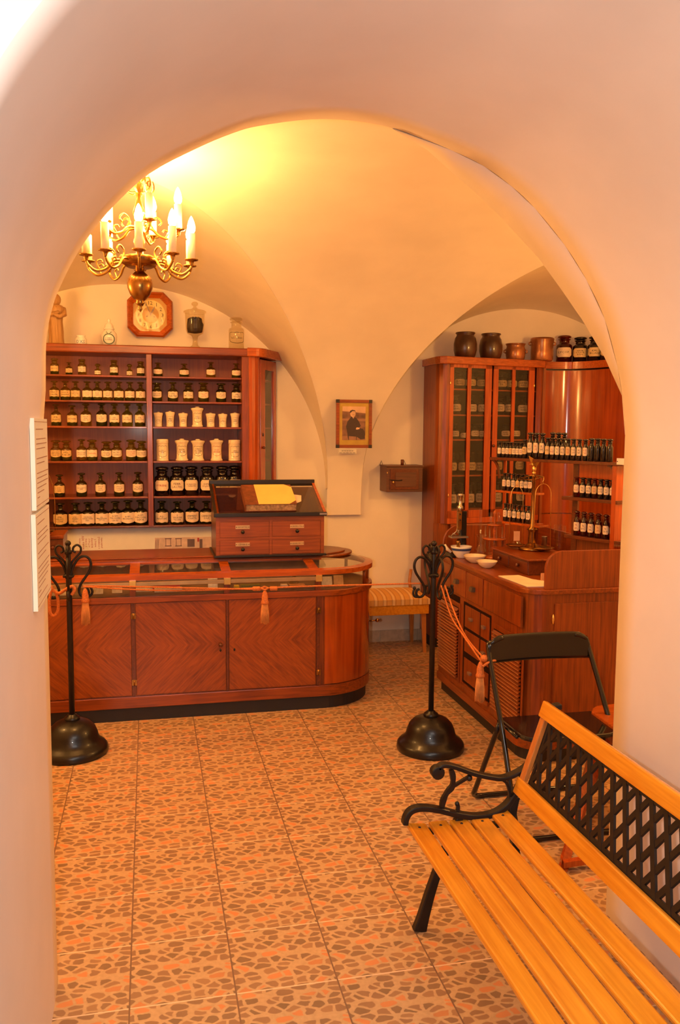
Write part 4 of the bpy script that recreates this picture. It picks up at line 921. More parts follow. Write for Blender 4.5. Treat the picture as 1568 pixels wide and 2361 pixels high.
# ================================================================== right glazed cabinet and concave corner cabinet
GT = 2.39
def gy(x): return 1.545+(x-2.36)*0.19
gc = thing('glazed_bookcase', 'tall mahogany cabinet with two glazed doors full of labelled jars, right of the wall box', 'cabinet', (2.8, 1.75, 0))
gx = lambda px, y=1000: atP(px, y, (2.36, 1.545, 0), Vector((0.19, -1, 0)))
XA = gx(1012).x; XB = gx(1246).x
b = MB(); b.prism([(XA-0.0, BW-0.01), (XA, gy(XA)+0.10)] + [(XA+0.09-0.09*cos(rad(a)), gy(XA+0.09)+0.09-0.09*sin(rad(a))) for a in (15, 35, 55, 75, 90)] + [(XA+0.10, gy(XA)+0.12), (XA+0.04, BW-0.01)], 'z', 1.05, 2.33); b.build('rounded_side', W_V, gc)
b = MB(); b.prism([(XA, BW-0.01), (XA, gy(XA)+0.10), (XA+0.03, gy(XA)+0.03), (XB, gy(XB)+0.01), (XB, BW-0.01)], 'z', 0.10, 1.05); b.build('lower_body', W_V, gc)
b = MB(); b.prism([(XA+0.02, BW-0.01), (XA+0.02, gy(XA)+0.13), (XB, gy(XB)+0.04), (XB, BW-0.01)], 'z', 0.0, 0.10); b.build('plinth', BLACKP, gc)
def strip(x0, x1, z0, z1, o0, o1): 
    b = MB(); b.prism([(x0, gy(x0)+o0), (x1, gy(x1)+o0), (x1, gy(x1)+o1), (x0, gy(x0)+o1)], 'z', z0, z1); return b
b = MB(); b.prism([(XA-0.02, BW-0.01), (XA-0.02, gy(XA)+0.06), (XA+0.0, gy(XA)+0.0), (XA+0.05, gy(XA)-0.025), (XB+0.02, gy(XB)-0.02), (XB+0.02, BW-0.01)], 'z', 2.33, GT); b.build('cornice', W_CABH, gc, bevel=0.006)
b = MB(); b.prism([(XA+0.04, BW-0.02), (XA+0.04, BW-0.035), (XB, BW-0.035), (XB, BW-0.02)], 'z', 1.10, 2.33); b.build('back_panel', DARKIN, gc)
b = MB(); b.prism([(XB-0.05, gy(XB)), (XB+0.02, gy(XB)+0.015), (XB+0.02, BW-0.02), (XB-0.02, BW-0.02)], 'z', 1.05, 2.33); b.build('right_stile', W_V, gc)
doors = [(1035, 1131), (1135, 1229)]
panes = [[(1044, 1076), (1084, 1117)], [(1146, 1178), (1185, 1216)]]
GZ0, GZ1 = 1.155, 2.305
for i, (a_, c_) in enumerate(doors):
    x0, x1 = gx(a_).x, gx(c_).x
    xs = [x0, gx(panes[i][0][0]).x, gx(panes[i][0][1]).x, gx(panes[i][1][0]).x, gx(panes[i][1][1]).x, x1]
    d = MB()
    for u, v in ((0, 1), (2, 3), (4, 5)): d.prism([(xs[u], gy(xs[u])-0.003), (xs[v], gy(xs[v])-0.003), (xs[v], gy(xs[v])+0.018), (xs[u], gy(xs[u])+0.018)], 'z', 1.095, 2.335)
    for z0, z1 in ((1.095, GZ0), (GZ1, 2.335)): d.prism([(x0, gy(x0)-0.003), (x1, gy(x1)-0.003), (x1, gy(x1)+0.018), (x0, gy(x0)+0.018)], 'z', z0, z1)
    do = d.build('door', W_CAB, gc)
    for u, v in ((1, 2), (3, 4)): strip(xs[u], xs[v], GZ0, GZ1, 0.008, 0.011).build('door_glass', PANE, do)
    xh = x0+0.004 if i == 0 else x1-0.004
    for z in (2.18, 1.28):
        b = MB(); b.sphere((xh, gy(xh)-0.006, z), 0.005, 8, 3); b.build('hinge', BRASSB, do)
strip(XA+0.09, XB, 1.048, 1.093, -0.002, 0.02).build('lower_rail', W_CAB, gc)
xk = gx(1138).x; b = MB(); b.sphere((xk, gy(xk)-0.012, 1.68), 0.012); b.build('door_knob', W_DARK, gc)
gsh = [2.140, 1.933, 1.733, 1.441]
for z in gsh:
    b = MB(); b.prism([(XA+0.08, gy(XA)+0.05), (XB-0.02, gy(XB)+0.03), (XB-0.02, BW-0.035), (XA+0.08, BW-0.035)], 'z', z-0.012, z); b.build('shelf', W_CABH, gc)
for k in range(2):
    x0, x1 = gx((1043, 1135)[k]).x, gx((1118, 1216)[k]).x
    strip(x0, x1, 0.86, 1.045, -0.004, 0.012).build('lower_panel', W_H, gc, bevel=0.003)
grow = [(0, 2.140, [(1056.6, 'jar', BLACKG), (1082, 'jar', BLACKG), (1108, 'jar', BROWNG), (1153, 'jar', BLACKG), (1176, 'jar', BLACKG), (1202, 'jar', BLACKG)], 27, 42),
        (1, 1.933, [(1050, 'narrow', BLACKG), (1086, 'narrow', BLACKG), (1111, 'narrow', BLACKG), (1150, 'jar', BLACKG), (1172, 'jar', BLACKG), (1203, 'narrow', BLACKG)], 25, 46),
        (2, 1.733, [(1048, 'narrow', BLACKG), (1071, 'dropper', CLEARD), (1095, 'jar', BLACKG), (1110, 'narrow', BLACKG), (1165, 'jar', BLACKG), (1189, 'jar', BROWNG)], 22, 36),
        (3, 1.441, [(1045, 'jar', CLEARD), (1067, 'jar', CLEARD), (1089, 'jar', CLEARD), (1107, 'narrow', CLEARD), (1150, 'jar', CLEARD), (1199, 'jar', CLEARD)], 21.5, 52),
        (4, 1.168, [(1046, 'jar', BLACKG), (1065, 'jar', BLACKG), (1087, 'jar', BLACKG), (1109, 'jar', BLACKG), (1150, 'jar', BLACKG), (1203, 'jar', BLACKG)], 21.5, 58)]
b = MB(); b.prism([(XA+0.08, gy(XA)+0.03), (XB-0.02, gy(XB)+0.02), (XB-0.02, BW-0.03), (XA+0.08, BW-0.03)], 'z', 1.155, 1.168); b.build('bottom_board', W_H, gc)
GTX = ['RAD.\nRHEI', 'FOL.\nSENN.', 'CORT.\nCHIN.', 'FLOR.\nTIL.', 'SEM.\nLINI', 'HERB.\nABS.']
for si, z, its, wp, hp in grow:
    for i, (px, kd, gm) in enumerate(its):
        q = atP(px, 1000, (2.36, 1.545+0.13, 0), Vector((0.19, -1, 0))); s = depth(q)/F
        bottle(kd, gm, q.x, q.y, z+0.0005, wp*s*0.98, hp*s, GTX[(i+si) % 6], 'oct', '%s jar behind glass of the right cabinet, %s shelf from top, %s from left' % ({BLACKG.name: 'dark', BROWNG.name: 'amber', CLEARD.name: 'clear'}[gm.name], ORD[si], ORD[i]), 'jars inside the glazed cabinet', rot=rad(-14), nm='cabinet_jar', cat='jar', paper=PAPERO if si in (0, 3) else PAPER)
# concave corner cabinet
cc_ = thing('concave_corner_cabinet', 'tall corner cabinet with a concave polished door, right of the glazed cabinet', 'cabinet', (3.6, 1.7, 0))
cv = [(XB+0.012, gy(XB)+0.015)]
tp = [atZ(x, y, 2.33) for x, y in ((1252, 851), (1270, 854), (1292, 856.5), (1315, 857), (1340, 855.5), (1362, 852), (1390, 847))]
ctrl = [(XB+0.02, 1.735), (3.36, 1.79), (3.47, 1.81), (3.58, 1.79), (3.67, 1.71), (3.74, 1.58), (3.79, 1.40), (3.82, 1.20)]
def smooth(P, n=6):
    out = []; P = [Vector(p) for p in P]
    for i in range(len(P)-1):
        p0, p1, p2, p3 = P[max(i-1, 0)], P[i], P[i+1], P[min(i+2, len(P)-1)]
        for k in range(n):
            t = k/n; out.append(0.5*((2*p1)+(p2-p0)*t+(2*p0-5*p1+4*p2-p3)*t*t+(3*p1-p0-3*p2+p3)*t**3))
    out.append(P[-1]); return out
cs = [(p.x, p.y) for p in smooth(ctrl)]
b = MB(); b.grid([[(x, y, 1.10) for x, y in cs], [(x, y, 2.315) for x, y in cs]]); b.build('curved_door', W_BURL, cc_)
b = MB(); b.grid([[(x, y, 0.0) for x, y in cs], [(x, y, 1.09) for x, y in cs]]); b.build('lower_door', W_BURL, cc_)
bk_ = [(4.28, 1.20), (4.28, BW-0.01), (XB+0.04, BW-0.01)]
csb = [(x+0.004, y+0.012) for x, y in cs]
b = MB(); b.prism(csb + bk_, 'z', 0, 2.32); b.build('carcass', W_V, cc_)
cso = [(x-0.012 if x > 3.6 else x, y-0.028) for x, y in cs]
b = MB(); b.prism(cso + bk_, 'z', 2.33, GT); b.build('cornice', W_CABH, cc_, bevel=0.004)
b = MB(); b.box(XB+0.012, XB+0.035, gy(XB)+0.0, gy(XB)+0.04, 0.1, 2.33); b.build('left_stile', W_V, cc_)
# vessels on top
def onTop(px, py, Y=None): return atZ(px, py, GT+0.001)
def pot(nm, lab, cat, px, py, prof, mat, dy=0.0, parts=None, dx=0):
    q = onTop(px, py); q = q + Vector((q.x-CAM.x, q.y-CAM.y, 0)).normalized()*dy
    s = depth(q)/F; t = thing(nm, lab, cat, (q.x, q.y, GT+0.001))
    b = MB(); b.lathe([(r*s, z*s) for r, z in prof], (q.x, q.y, GT+0.001), 28); b.build('body', mat, t)
    if parts: parts(t, q, s)
    return t
JP = [(20,0),(23,4),(26.5,18),(26.5,32),(24,44),(20.5,50),(20,53),(23,56),(22,58),(19.5,56),(20,50)]
pot('stoneware_jar', 'tall dark brown stoneware jar, leftmost on the glazed cabinet', 'jar', 1072, 824, JP, STONE, 0.06)
pot('stoneware_jar', 'tall dark brown stoneware jar, second from left on the glazed cabinet', 'jar', 1131, 827, JP, STONE, 0.06)
def lugs(h, r):
    def f(t, q, s):
        for sg in (-1, 1):
            b = MB(); v = RT.copy(); v.z = 0; v.normalize(); c0 = q+v*(r*s*sg); c0.z = GT+h*s
            b.tube([c0+Vector((0, 0, 0.014)), c0+v*(0.016*sg)+Vector((0, 0, 0.006)), c0+v*(0.016*sg)-Vector((0, 0, 0.006)), c0-Vector((0, 0, 0.014))], 0.006, 8); b.build('lug', COPPER, t)
    return f
pot('copper_glazed_crock', 'low brown glazed crock with two small lugs, left of the tall crock', 'crock', 1188, 829, [(19,0),(20.5,3),(22,12),(21.5,26),(20,31),(22,35),(23,37),(20,37),(19,32)], COPPER, 0.06, lugs(20, 22))
pot('tall_crock', 'tall glossy brown crock with a spout lug on either side near its rim', 'crock', 1249, 832, [(23.5,0),(25,3),(25.5,20),(25,38),(26.5,46),(27,50),(25,52.5),(22,52),(22,40)], COPPER, 0.03, lugs(40, 26))
for i, (px, py, gm, tx, wd, ht) in enumerate(((1300, 835.5, BROWNG, 'LYCOP.', 36, 62), (1337, 835, BLACKG, 'NATR.\nSULFUR\nPULV.', 34, 58), (1371, 833, BLACKG, 'KAL.\nBICARB.', 33, 58), (1400, 831, BLACKG, 'BORAX', 33, 56))):
    q = onTop(px, py); q = q+Vector((q.x-CAM.x, q.y-CAM.y, 0)).normalized()*0.03; s = depth(q)/F
    bottle('jar', gm, q.x, q.y, GT+0.001, wd*s, ht*s, tx, 'oct', ['amber glass jar with LYCOP. label, beside the tall crock', 'dark jar with three-line label, between the amber jar and the next', 'dark jar with faded label, third on the corner cabinet', 'dark jar half hidden by the arch edge, last on the corner cabinet'][i], 'large jars on the corner cabinet', rot=rad(-28), nm='glass_jar', cat='jar', paper=PAPER if i == 0 else PAPERO)

# ================================================================== pharmacist's desk
DX, DN, DF, DT = 2.035, -0.80, 0.62, 0.962
dsk = thing('dispensing_desk', "pharmacist's mahogany desk with louvred doors, drawers and a rounded front corner", 'desk', (2.3, -0.1, 0))
def ddesk(o=0.0, r=0.13):
    return [(DX+o, DF-o)] + [(DX+o+(r)-(r)*cos(rad(a)), DN+o+r-r*sin(rad(a))) for a in range(0, 91, 10)] + [(2.80-o, DN+o), (2.80-o, DF-o)]
b = MB(); b.prism(ddesk(0.03), 'z', 0, 0.075); b.build('plinth', BLACKP, dsk)
b = MB(); b.prism(ddesk(0.012), 'z', 0.075, 0.935); b.build('carcass', W_V, dsk)
b = MB(); b.prism(ddesk(-0.004), 'z', 0.935, DT); b.build('desk_top', W_Y, dsk, bevel=0.004)
b = MB(); b.prism(ddesk(0.004), 'z', 0.075, 0.125); b.build('base_band', W_Y, dsk)
def Yat(px, py): return atX(px, py, DX).y
def fbox(nm, ya, yb, z0, z1, x0, x1, mat, parent=dsk, bv=0.002):
    return MB().box(DX+x0, DX+x1, min(ya, yb), max(ya, yb), z0, z1).build(nm, mat, parent, bevel=bv)
LNOSE = plain('lit_louvre_edge', (0.46, 0.17, 0.045), 0.4)  # lighter strip on slat edges paints in the light they catch
zt, zb = 0.915, 0.735
cols = [(1011, 1038, 'drawer'), (1039.5, 1073, 'drawer'), (1075, 1113, 'drawer'), (1116, 1203, 'blank_panel')]
for x0, x1, nm in cols:
    ya, yb = Yat(x0, 1330), Yat(x1, 1350)
    d = fbox(nm, ya, yb, zb+0.01, zt, 0.0, 0.014, W_V)
    if nm == 'drawer':
        yc = (ya+yb)/2; b = MB(); b.prism([(DX-0.028, 0.815), (DX-0.022, 0.842), (DX+0.002, 0.842), (DX+0.002, 0.815)], 'y', yc-0.022, yc+0.022); b.build('handle_block', plain('grey_handle', (0.10, 0.07, 0.045), 0.4), d)
yL0, yL1 = Yat(1009, 1450), Yat(1057, 1480); yM0, yM1 = Yat(1065, 1480), Yat(1127, 1500); yR0, yR1 = Yat(1133, 1500), Yat(1203, 1540)
fbox('slot_shade', Yat(1023, 1360), Yat(1057, 1372), 0.675, 0.725, 0.009, 0.013, DARKIN, bv=0)  # flat dark plate painted for the shade inside the slot
for (ya, yb, z0, z1) in ((yL0, yL1, 0.19, 0.655), (yR0, yR1, 0.19, 0.655)):
    d = fbox('louvred_door', ya, yb, z0-0.03, z1+0.03, 0.006, 0.012, W_V)
    fbox('louvre_shade', min(ya, yb)+0.018, max(ya, yb)-0.018, z0, z1, 0.0045, 0.007, DARKIN, parent=d, bv=0)  # dark sheet painted for the shade between the slats
    b = MB(); n = 22
    for k in range(n):
        z = z0+(z1-z0)*k/n; h = (z1-z0)/n
        b.prism([(DX+0.006, z+h*0.35), (DX-0.009, z), (DX-0.010, z+h*0.12), (DX+0.006, z+h*0.78)], 'y', min(ya, yb)+0.02, max(ya, yb)-0.02)
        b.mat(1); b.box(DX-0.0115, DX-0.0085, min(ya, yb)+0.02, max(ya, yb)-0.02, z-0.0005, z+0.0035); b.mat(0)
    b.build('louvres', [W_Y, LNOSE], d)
# open middle bay with inner drawers
ya, yb = min(yM0, yM1), max(yM0, yM1)
fbox('bay_shade', ya, yb, 0.19, 0.715, 0.008, 0.0125, DARKIN, bv=0)  # flat dark sheet in place of the shade inside the bay
for (u0, u1, z0, z1) in ((0.0, 0.62, 0.56, 0.70), (0.66, 1.0, 0.56, 0.70), (0.0, 0.62, 0.40, 0.54), (0.0, 0.62, 0.21, 0.36), (0.66, 1.0, 0.40, 0.54), (0.66, 1.0, 0.21, 0.36)):
    y1 = yb-0.03-(yb-ya-0.04)*u0; y0 = yb-0.03-(yb-ya-0.04)*u1
    d = fbox('inner_drawer', y0, y1-0.004, z0, z1, 0.003, 0.012, W_V)
    yc = (y0+y1)/2
    b = MB(); b.box(DX-0.016, DX+0.004, yc-0.02, yc+0.02, (z0+z1)/2-0.010, (z0+z1)/2+0.010); b.build('handle_block', plain('tan_handle', (0.22, 0.12, 0.07), 0.45), d, bevel=0.004)
fbox('bay_rail', ya, yb, 0.165, 0.19, -0.002, 0.012, W_Y)
# near side: door with hinge, framed
NYd = DN
b = MB(); b.box(2.20, 2.76, NYd+0.004, NYd+0.016, 0.14, 0.885); nd = b.build('side_door', W_V, dsk, bevel=0.002)
b = MB(); b.sphere((2.190, NYd+0.004, 0.80), 0.007, 8, 4); b.build('hinge', BRASSB, nd)
b = MB(); b.box(2.70, 2.72, NYd-0.004, NYd+0.006, 0.55, 0.64); b.build('side_handle', BLACK, nd)
# gallery panels on the desk
def rounded_panel(nm, y0, y1, xa, xb, z0, z1, r, mat=W_V):
    pts = [(xa, z0)] + [(xa+r-r*cos(rad(a)), z1-r+r*sin(rad(a))) for a in range(0, 91, 9)] + [(xb, z1), (xb, z0)]
    b = MB(); b.prism(pts, 'y', y0, y1); return b.build(nm, mat, dsk, bevel=0.002)
rounded_panel('gallery_end', DN+0.01, DN+0.032, 2.143, 2.80, DT, 1.168, 0.095)
rounded_panel('gallery_end', DF-0.035, DF-0.012, 2.06, 2.80, DT, 1.155, 0.12)
b = MB(); b.box(2.76, 2.785, DN+0.03, DF-0.03, DT, 1.14); b.build('gallery_back', W_Y, dsk)

# rack standing on the desk
RA, RB = Vector((2.30, 0.56, 0)), Vector((2.745, -0.50, 0)); RD = (RB-RA).normalized(); RN = Vector((RD.y, -RD.x, 0))
if RN.x > 0: RN = -RN
RROT = atan2(-RN.x, RN.y*-1) if False else atan2(RN.x, -RN.y)
rk = thing('bottle_rack', 'wooden rack of narrow shelves holding small brown bottles, standing on the desk', 'rack', (2.5, 0.0, DT))
def rp(px, py, o=0.0): return atP(px, py, RA+RN*o, RN)
def rt(p): return (Vector((p.x, p.y, 0))-RA).dot(RD)
def rbox(b, t0, t1, o0, o1, z0, z1):
    q = [RA+RD*t0+RN*o0, RA+RD*t1+RN*o0, RA+RD*t1+RN*o1, RA+RD*t0+RN*o1]
    b.prism([(v.x, v.y) for v in q], 'z', z0, z1); return b
zs = {}
pa, pb = rp(1128, 1058, 0.10), rp(1425, 1062, 0.10); ZT_ = (pa.z+pb.z)/2; tA, tB = rt(pa), rt(pb)
p1, p2 = rp(1142, 1129, 0.09), rp(1230, 1138, 0.09); ZL1 = (p1.z+p2.z)/2; tL0 = rt(p1); tL1 = rt(p2)
p3, p4 = rp(1157, 1201, 0.09), rp(1243, 1213, 0.09); ZL2 = (p3.z+p4.z)/2
p5, p6 = rp(1295, 1143.5, 0.09), rp(1416, 1155, 0.09); ZR1 = (p5.z+p6.z)/2; tR0 = rt(p5); tR1 = rt(p6)
p7, p8 = rp(1300, 1230, 0.09), rp(1424, 1250.5, 0.09); ZR2 = (p7.z+p8.z)/2
_ = ('RACK', tA, tB, ZT_, ZL1, ZL2, ZR1, ZR2, p1.z, p2.z, p5.z, p6.z, tL0, tL1, tR0, tR1)
b = rbox(MB(), tA, tB+0.03, 0.0, 0.10, ZT_-0.018, ZT_); b.build('top_shelf', W_DARK, rk, bevel=0.002)
rbox(MB(), tL0, tL1+0.01, 0.0, 0.09, ZL1-0.014, ZL1).build('shelf', W_CABH, rk, bevel=0.002)
rbox(MB(), rt(p3), rt(p4), 0.0, 0.09, ZL2-0.014, ZL2).build('shelf', W_CABH, rk, bevel=0.002)
rbox(MB(), tR0, tR1+0.02, 0.0, 0.09, ZR1-0.020, ZR1).build('shelf', W_DARK, rk, bevel=0.002)
rbox(MB(), rt(p7), rt(p8)+0.02, 0.0, 0.09, ZR2-0.020, ZR2).build('shelf', W_DARK, rk, bevel=0.002)
u1 = rt(rp(1163, 1120)); rbox(MB(), u1-0.012, u1+0.008, -0.01, 0.0, DT, ZT_-0.02).build('upright', W_CAB, rk)
u2 = rt(rp(1228, 1120)); rbox(MB(), u2, u2+0.018, -0.01, 0.0, DT, ZL1).build('upright', W_CAB, rk)
u3 = rt(rp(1330, 1120)); rbox(MB(), u3-0.03, u3+0.01, -0.014, 0.0, DT, ZT_-0.02).build('upright', W_DARK, rk)
u4 = rt(rp(1433, 1120)); rbox(MB(), u4, u4+0.03, -0.014, 0.09, DT, ZT_-0.02).build('upright', W_CAB, rk)
rbox(MB(), u3+0.01, u4, -0.012, -0.004, ZR1-0.0, ZT_-0.02).build('back_board', W_CAB, rk)
rbox(MB(), u3-0.03, u4, -0.012, -0.004, DT, ZR1-0.10).build('back_board', W_V, rk)
# curved brackets
def bracket(t0, sgn, nm='bracket'):
    pts = []
    for k in range(9):
        a = pi/2*k/8; t = t0+sgn*(0.07*sin(a)-0.07); z = ZT_-0.02-0.12+0.12*cos(a); q = RA+RD*(t0-sgn*0.07+sgn*0.07*sin(a))+RN*0.05; pts.append((q.x, q.y, z))
    b = MB(); b.bar(pts, 0.014, 0.012, tuple(RN)); b.build(nm, W_DARK, rk)
bracket(u1, 1); bracket(u4+0.01, 1)
q = rp(1430, 1064, 0.102); tq = rt(q); b = MB(); rbox(b, tq-0.022, tq+0.03, 0.101, 0.104, q.z-0.018, q.z+0.018); b.mat(1); qq = RA+RD*(tq-0.016)+RN*0.105; b.sphere((qq.x, qq.y, q.z), 0.003, 8)
single('number_tag', b, [WHITEP, INK], 'white tag screwed to the right end of the rack top shelf', 'tag', (q.x, q.y, q.z))
def rackrow(items, Z, o, lab, grp, face=RROT, ins=None):
    for i, (px, w_, h_, kd, gm, tx, il) in enumerate(items):
        q = rp(px, 1100, o); s = depth(q)/F
        bottle(kd, gm, q.x, q.y, Z+0.0005, w_*s*0.93, h_*s, tx, 'oct', lab(i), grp, rot=face+rad(22), paper=PAPERO if i % 4 == 3 else PAPER, ink=INKR if i % 3 == 0 else INK, nolabel=not il, nm='brown_bottle' if gm is BROWNG else 'dark_bottle')
PX1 = [1151,1160.5,1169,1177,1184.5,1192.5,1200.5]
MAINF = 'topshelf bottles'
TXT = ['AETH.', 'OL.\nMENT', 'TR.\nAL', 'EXTR\nBELL', 'SYR.\nFER', 'PULV\nDOV', 'SAL\nPAP', 'ACID\nTAN', 'PEPS', 'ALUM\nUST']
it = [(px, 11.5, 36, 'rackb', BLACKG, TXT[i % 10], True) for i, px in enumerate(PX1)] + [(1209, 14, 43, 'rackb', BLACKG, 'MEL\nROS.', True)]
it += [(px, 15.5, 60, 'rackb', BLACKG, t, True) for px, t in ((1221, 'SY.\nIPEC'), (1234.5, 'SIR.\nOPII'), (1248.5, 'SIR.\nSIMPL'))]
it += [(px, 14, 50, 'rackb', BLACKG, TXT[i % 10], True) for i, px in enumerate((1261, 1272.5, 1284, 1296, 1308.5, 1321, 1334, 1348))]
it += [(px, 15.5, 53, 'rackb', BLACKG, '', False) for px in (1362, 1376, 1389.5, 1404)]
PLC = lambda i: ('small dark bottle in low group left on the rack top shelf, %s from left' % ORD[i]) if i < 8 else ('tall dark bottle on the rack top shelf, %s of the three tallest' % ORD[i-8]) if i < 11 else ('labelled dark bottle right of the three tall ones, %s in line' % ORD[i-11]) if i < 19 else ('unlabelled black bottle at the right end of rack top shelf, %s of four' % ORD[i-19])
rackrow(it, ZT_, 0.065, PLC, 'dark bottles on the rack top shelf')
rackrow([(px, 15, 62, 'rackb', BLACKG, '', False) for px in (1272, 1286, 1299)], ZT_, 0.022, lambda i: 'tall black bottle, back line of the rack top shelf, %s of three' % ORD[i], 'dark bottles on the rack top shelf')
rackrow([(px, 12.5, 40, 'rackb', BLACKG, TXT[(i+3) % 10], True) for i, px in enumerate((1164,1174,1185,1195,1205,1214.5,1223.5))], ZL1, 0.05, lambda i: 'small dark bottle on the upper left rack shelf behind the scale, %s from left' % ORD[i], 'bottles on the upper left rack shelf')
rackrow([(px, 12.5, 41, 'rackb', BLACKG, TXT[(i+6) % 10], True) for i, px in enumerate((1168,1178.5,1189,1199.5,1210,1221))], ZL2, 0.05, lambda i: 'small dark bottle on the lower left rack shelf behind the scale, %s from left' % ORD[i], 'bottles on the lower left rack shelf')
rackrow([(px, 16, 46, 'rackb', BROWNG if i in (0, 3) else BLACKG, TXT[(i+1) % 10], True) for i, px in enumerate((1331,1345,1359,1372.5,1386.6,1400.5,1414.5))], ZR1, 0.05, lambda i: '%s bottle on the upper right rack shelf, %s from left' % ('amber' if i in (0, 3) else 'dark', ORD[i]), 'bottles on the upper right rack shelf')
rackrow([(px, 17, 57, 'jar', BROWNG, t, True) for px, t in ((1334.5, 'TR.\nGAL.'), (1350.5, 'TR.\nNUC.'), (1367, 'TR.\nVAL.'), (1384.3, 'TR.\nCHIN.'), (1402.3, 'TR.\nCHLOR'), (1419, 'AMM.\nCAR.'))], ZR2, 0.05, lambda i: 'tall amber bottle on the lower right rack shelf, %s from left' % ORD[i], 'amber bottles on the lower right rack shelf')

# ---- glass beaker and tin in the rack opening, small dark frame
q = rp(1291, 1226, -0.06); s = depth(q)/F
zz0 = DT
b = MB(); r = 14*s; b.lathe([(0.0001, 0.0), (r, 0.0), (r*1.02, 0.02), (r, 75*s)], (q.x, q.y, 1.01), 20, False)
t = thing('tall_beaker', 'tall clear glass beaker on a dark block in the rack opening', 'beaker', (q.x, q.y, 1.01)); b.build('glass_cylinder', CLEAR, t)
b = MB(); b.box(q.x-0.035, q.x+0.035, q.y-0.04, q.y+0.04, DT+0.001, 1.0095); single('dark_block', b, W_DARK, 'dark wooden block under the tall beaker in the rack opening', 'block', (q.x, q.y, DT))
q = rp(1256, 1220, -0.05); b = MB(); b.lathe([(0.0001, 0), (0.018, 0), (0.018, 0.055), (0.019, 0.057), (0.0001, 0.058)], (q.x, q.y, 1.0755), 16); t = thing('metal_tin', 'small round metal tin standing on a post just right of the scale pillar', 'tin', (q.x, q.y, 1.0755)); b.build('tin_body', STEEL, t)
b = MB(); b.box(q.x-0.03, q.x+0.03, q.y-0.03, q.y+0.03, DT+0.001, 1.075); single('wooden_block', b, W_V, 'mahogany block carrying the small metal tin behind the scale', 'block', (q.x, q.y, DT))

# ================================================================== things on the desk
def atD(px, py): return atZ(px, py, DT+0.001)
# microscope
q = Vector((2.16, 0.42, DT+0.001)); 
q = atY(1056, 1284, 0.42); q.z = DT+0.001; s = depth(q)/F
mc = thing('microscope', 'old black and brass microscope at the far left corner of the desk', 'microscope', tuple(q))
def V(dx, dz, dy=0.0): return Vector((q.x+dx*s, q.y+dy, q.z+dz*s))
b = MB(); b.hexa([V(-26, 0, -0.05), V(28, 0, -0.05), V(28, 0, 0.06), V(-26, 0, 0.06)], [V(-24, 9, -0.045), V(26, 9, -0.045), V(26, 9, 0.055), V(-24, 9, 0.055)]); b.build('foot', BLACK, mc, bevel=0.003)
b = MB(); b.lathe([(17*s, 9*s), (15*s, 13*s), (5*s, 18*s), (4*s, 26*s), (6*s, 30*s), (5*s, 36*s), (3*s, 40*s)], tuple(q), 18); b.build('mirror_column', BRASSD, mc)
b = MB(); b.box(q.x+6*s, q.x+20*s, q.y+0.0, q.y+0.045, q.z+9*s, q.z+104*s); b.build('arm', BLACK, mc, bevel=0.004)
b = MB(); b.box(q.x-22*s, q.x+18*s, q.y-0.05, q.y+0.02, q.z+44*s, q.z+48*s); b.build('stage', STEEL, mc, bevel=0.001)
b = MB(); b.tube([V(-20, 49, -0.02), V(-8, 58, -0.02), V(-4, 66, -0.01)], 1.5*s, 6); b.tube([V(-18, 55, -0.03), V(-8, 50, -0.03)], 1.2*s, 6); b.build('stage_clip', STEEL, mc)
b = MB(); b.box(q.x-4*s, q.x+5*s, q.y-0.02, q.y+0.01, q.z+62*s, q.z+104*s); b.build('slide_rail', BRASSD, mc, bevel=0.001)
b = MB(); b.lathe([(3*s, 52*s), (4*s, 60*s), (4*s, 62*s)], tuple(q), 14); b.build('objective', CHROME, mc)
b = MB(); b.lathe([(7*s, 104*s), (7*s, 116*s), (4.2*s, 118*s), (4.2*s, 138*s), (6.5*s, 139*s), (6.5*s, 144*s), (3*s, 145*s)], (q.x+3*s, q.y, q.z), 18); b.build('eyepiece_tube', CHROME, mc)
for zk in (85, 98):
    b = MB(); b.sphere(V(1, zk, -0.022), 1.8*s, 8); b.build('screw', BLACK, mc)

# pipette stand with wooden discs and glass funnels
q = atY(1139, 1292, 0.30); q.z = DT+0.001; s = depth(q)/F
ps = thing('pipette_stand', 'turned wooden pipette stand with two discs full of glass tubes', 'stand', tuple(q))
zt1, zt2 = 44*s, 76*s
b = MB(); b.lathe([(24*s, 0), (24*s, 5*s), (5*s, 8*s), (3.5*s, 20*s), (6*s, 30*s), (3.5*s, 42*s), (3.5*s, 52*s), (5*s, 60*s), (3.5*s, 76*s), (3*s, 100*s), (5*s, 105*s), (2*s, 110*s), (0.0001, 112*s)], tuple(q), 16); b.build('turned_post', W_CABH, ps)
for zt_, r in ((zt1, 27), (zt2, 18)):
    b = MB(); b.lathe([(0.0001, 0), (r*s, 0), (r*s, 3*s), (0.0001, 3*s)], (q.x, q.y, q.z+zt_), 28); b.build('wooden_disc', W_CABH, ps)
for zt_, r, h0, h1, n in ((zt1, 22, -36, 30, 9), (zt2, 14, -2, 30, 8)):
    for k in range(n):
        a = 2*pi*k/n+0.3; c0 = Vector((q.x+r*s*cos(a), q.y+r*s*sin(a), q.z+zt_+h0*s)); c1 = Vector((q.x+(r-5*(h0 > -10))*s*cos(a), q.y+(r-5*(h0 > -10))*s*sin(a), q.z+zt_+h1*s))
        b = MB(); b.tube([c0, c1], 2.0*s, 8); b.build('glass_tube', CLEAR, ps)
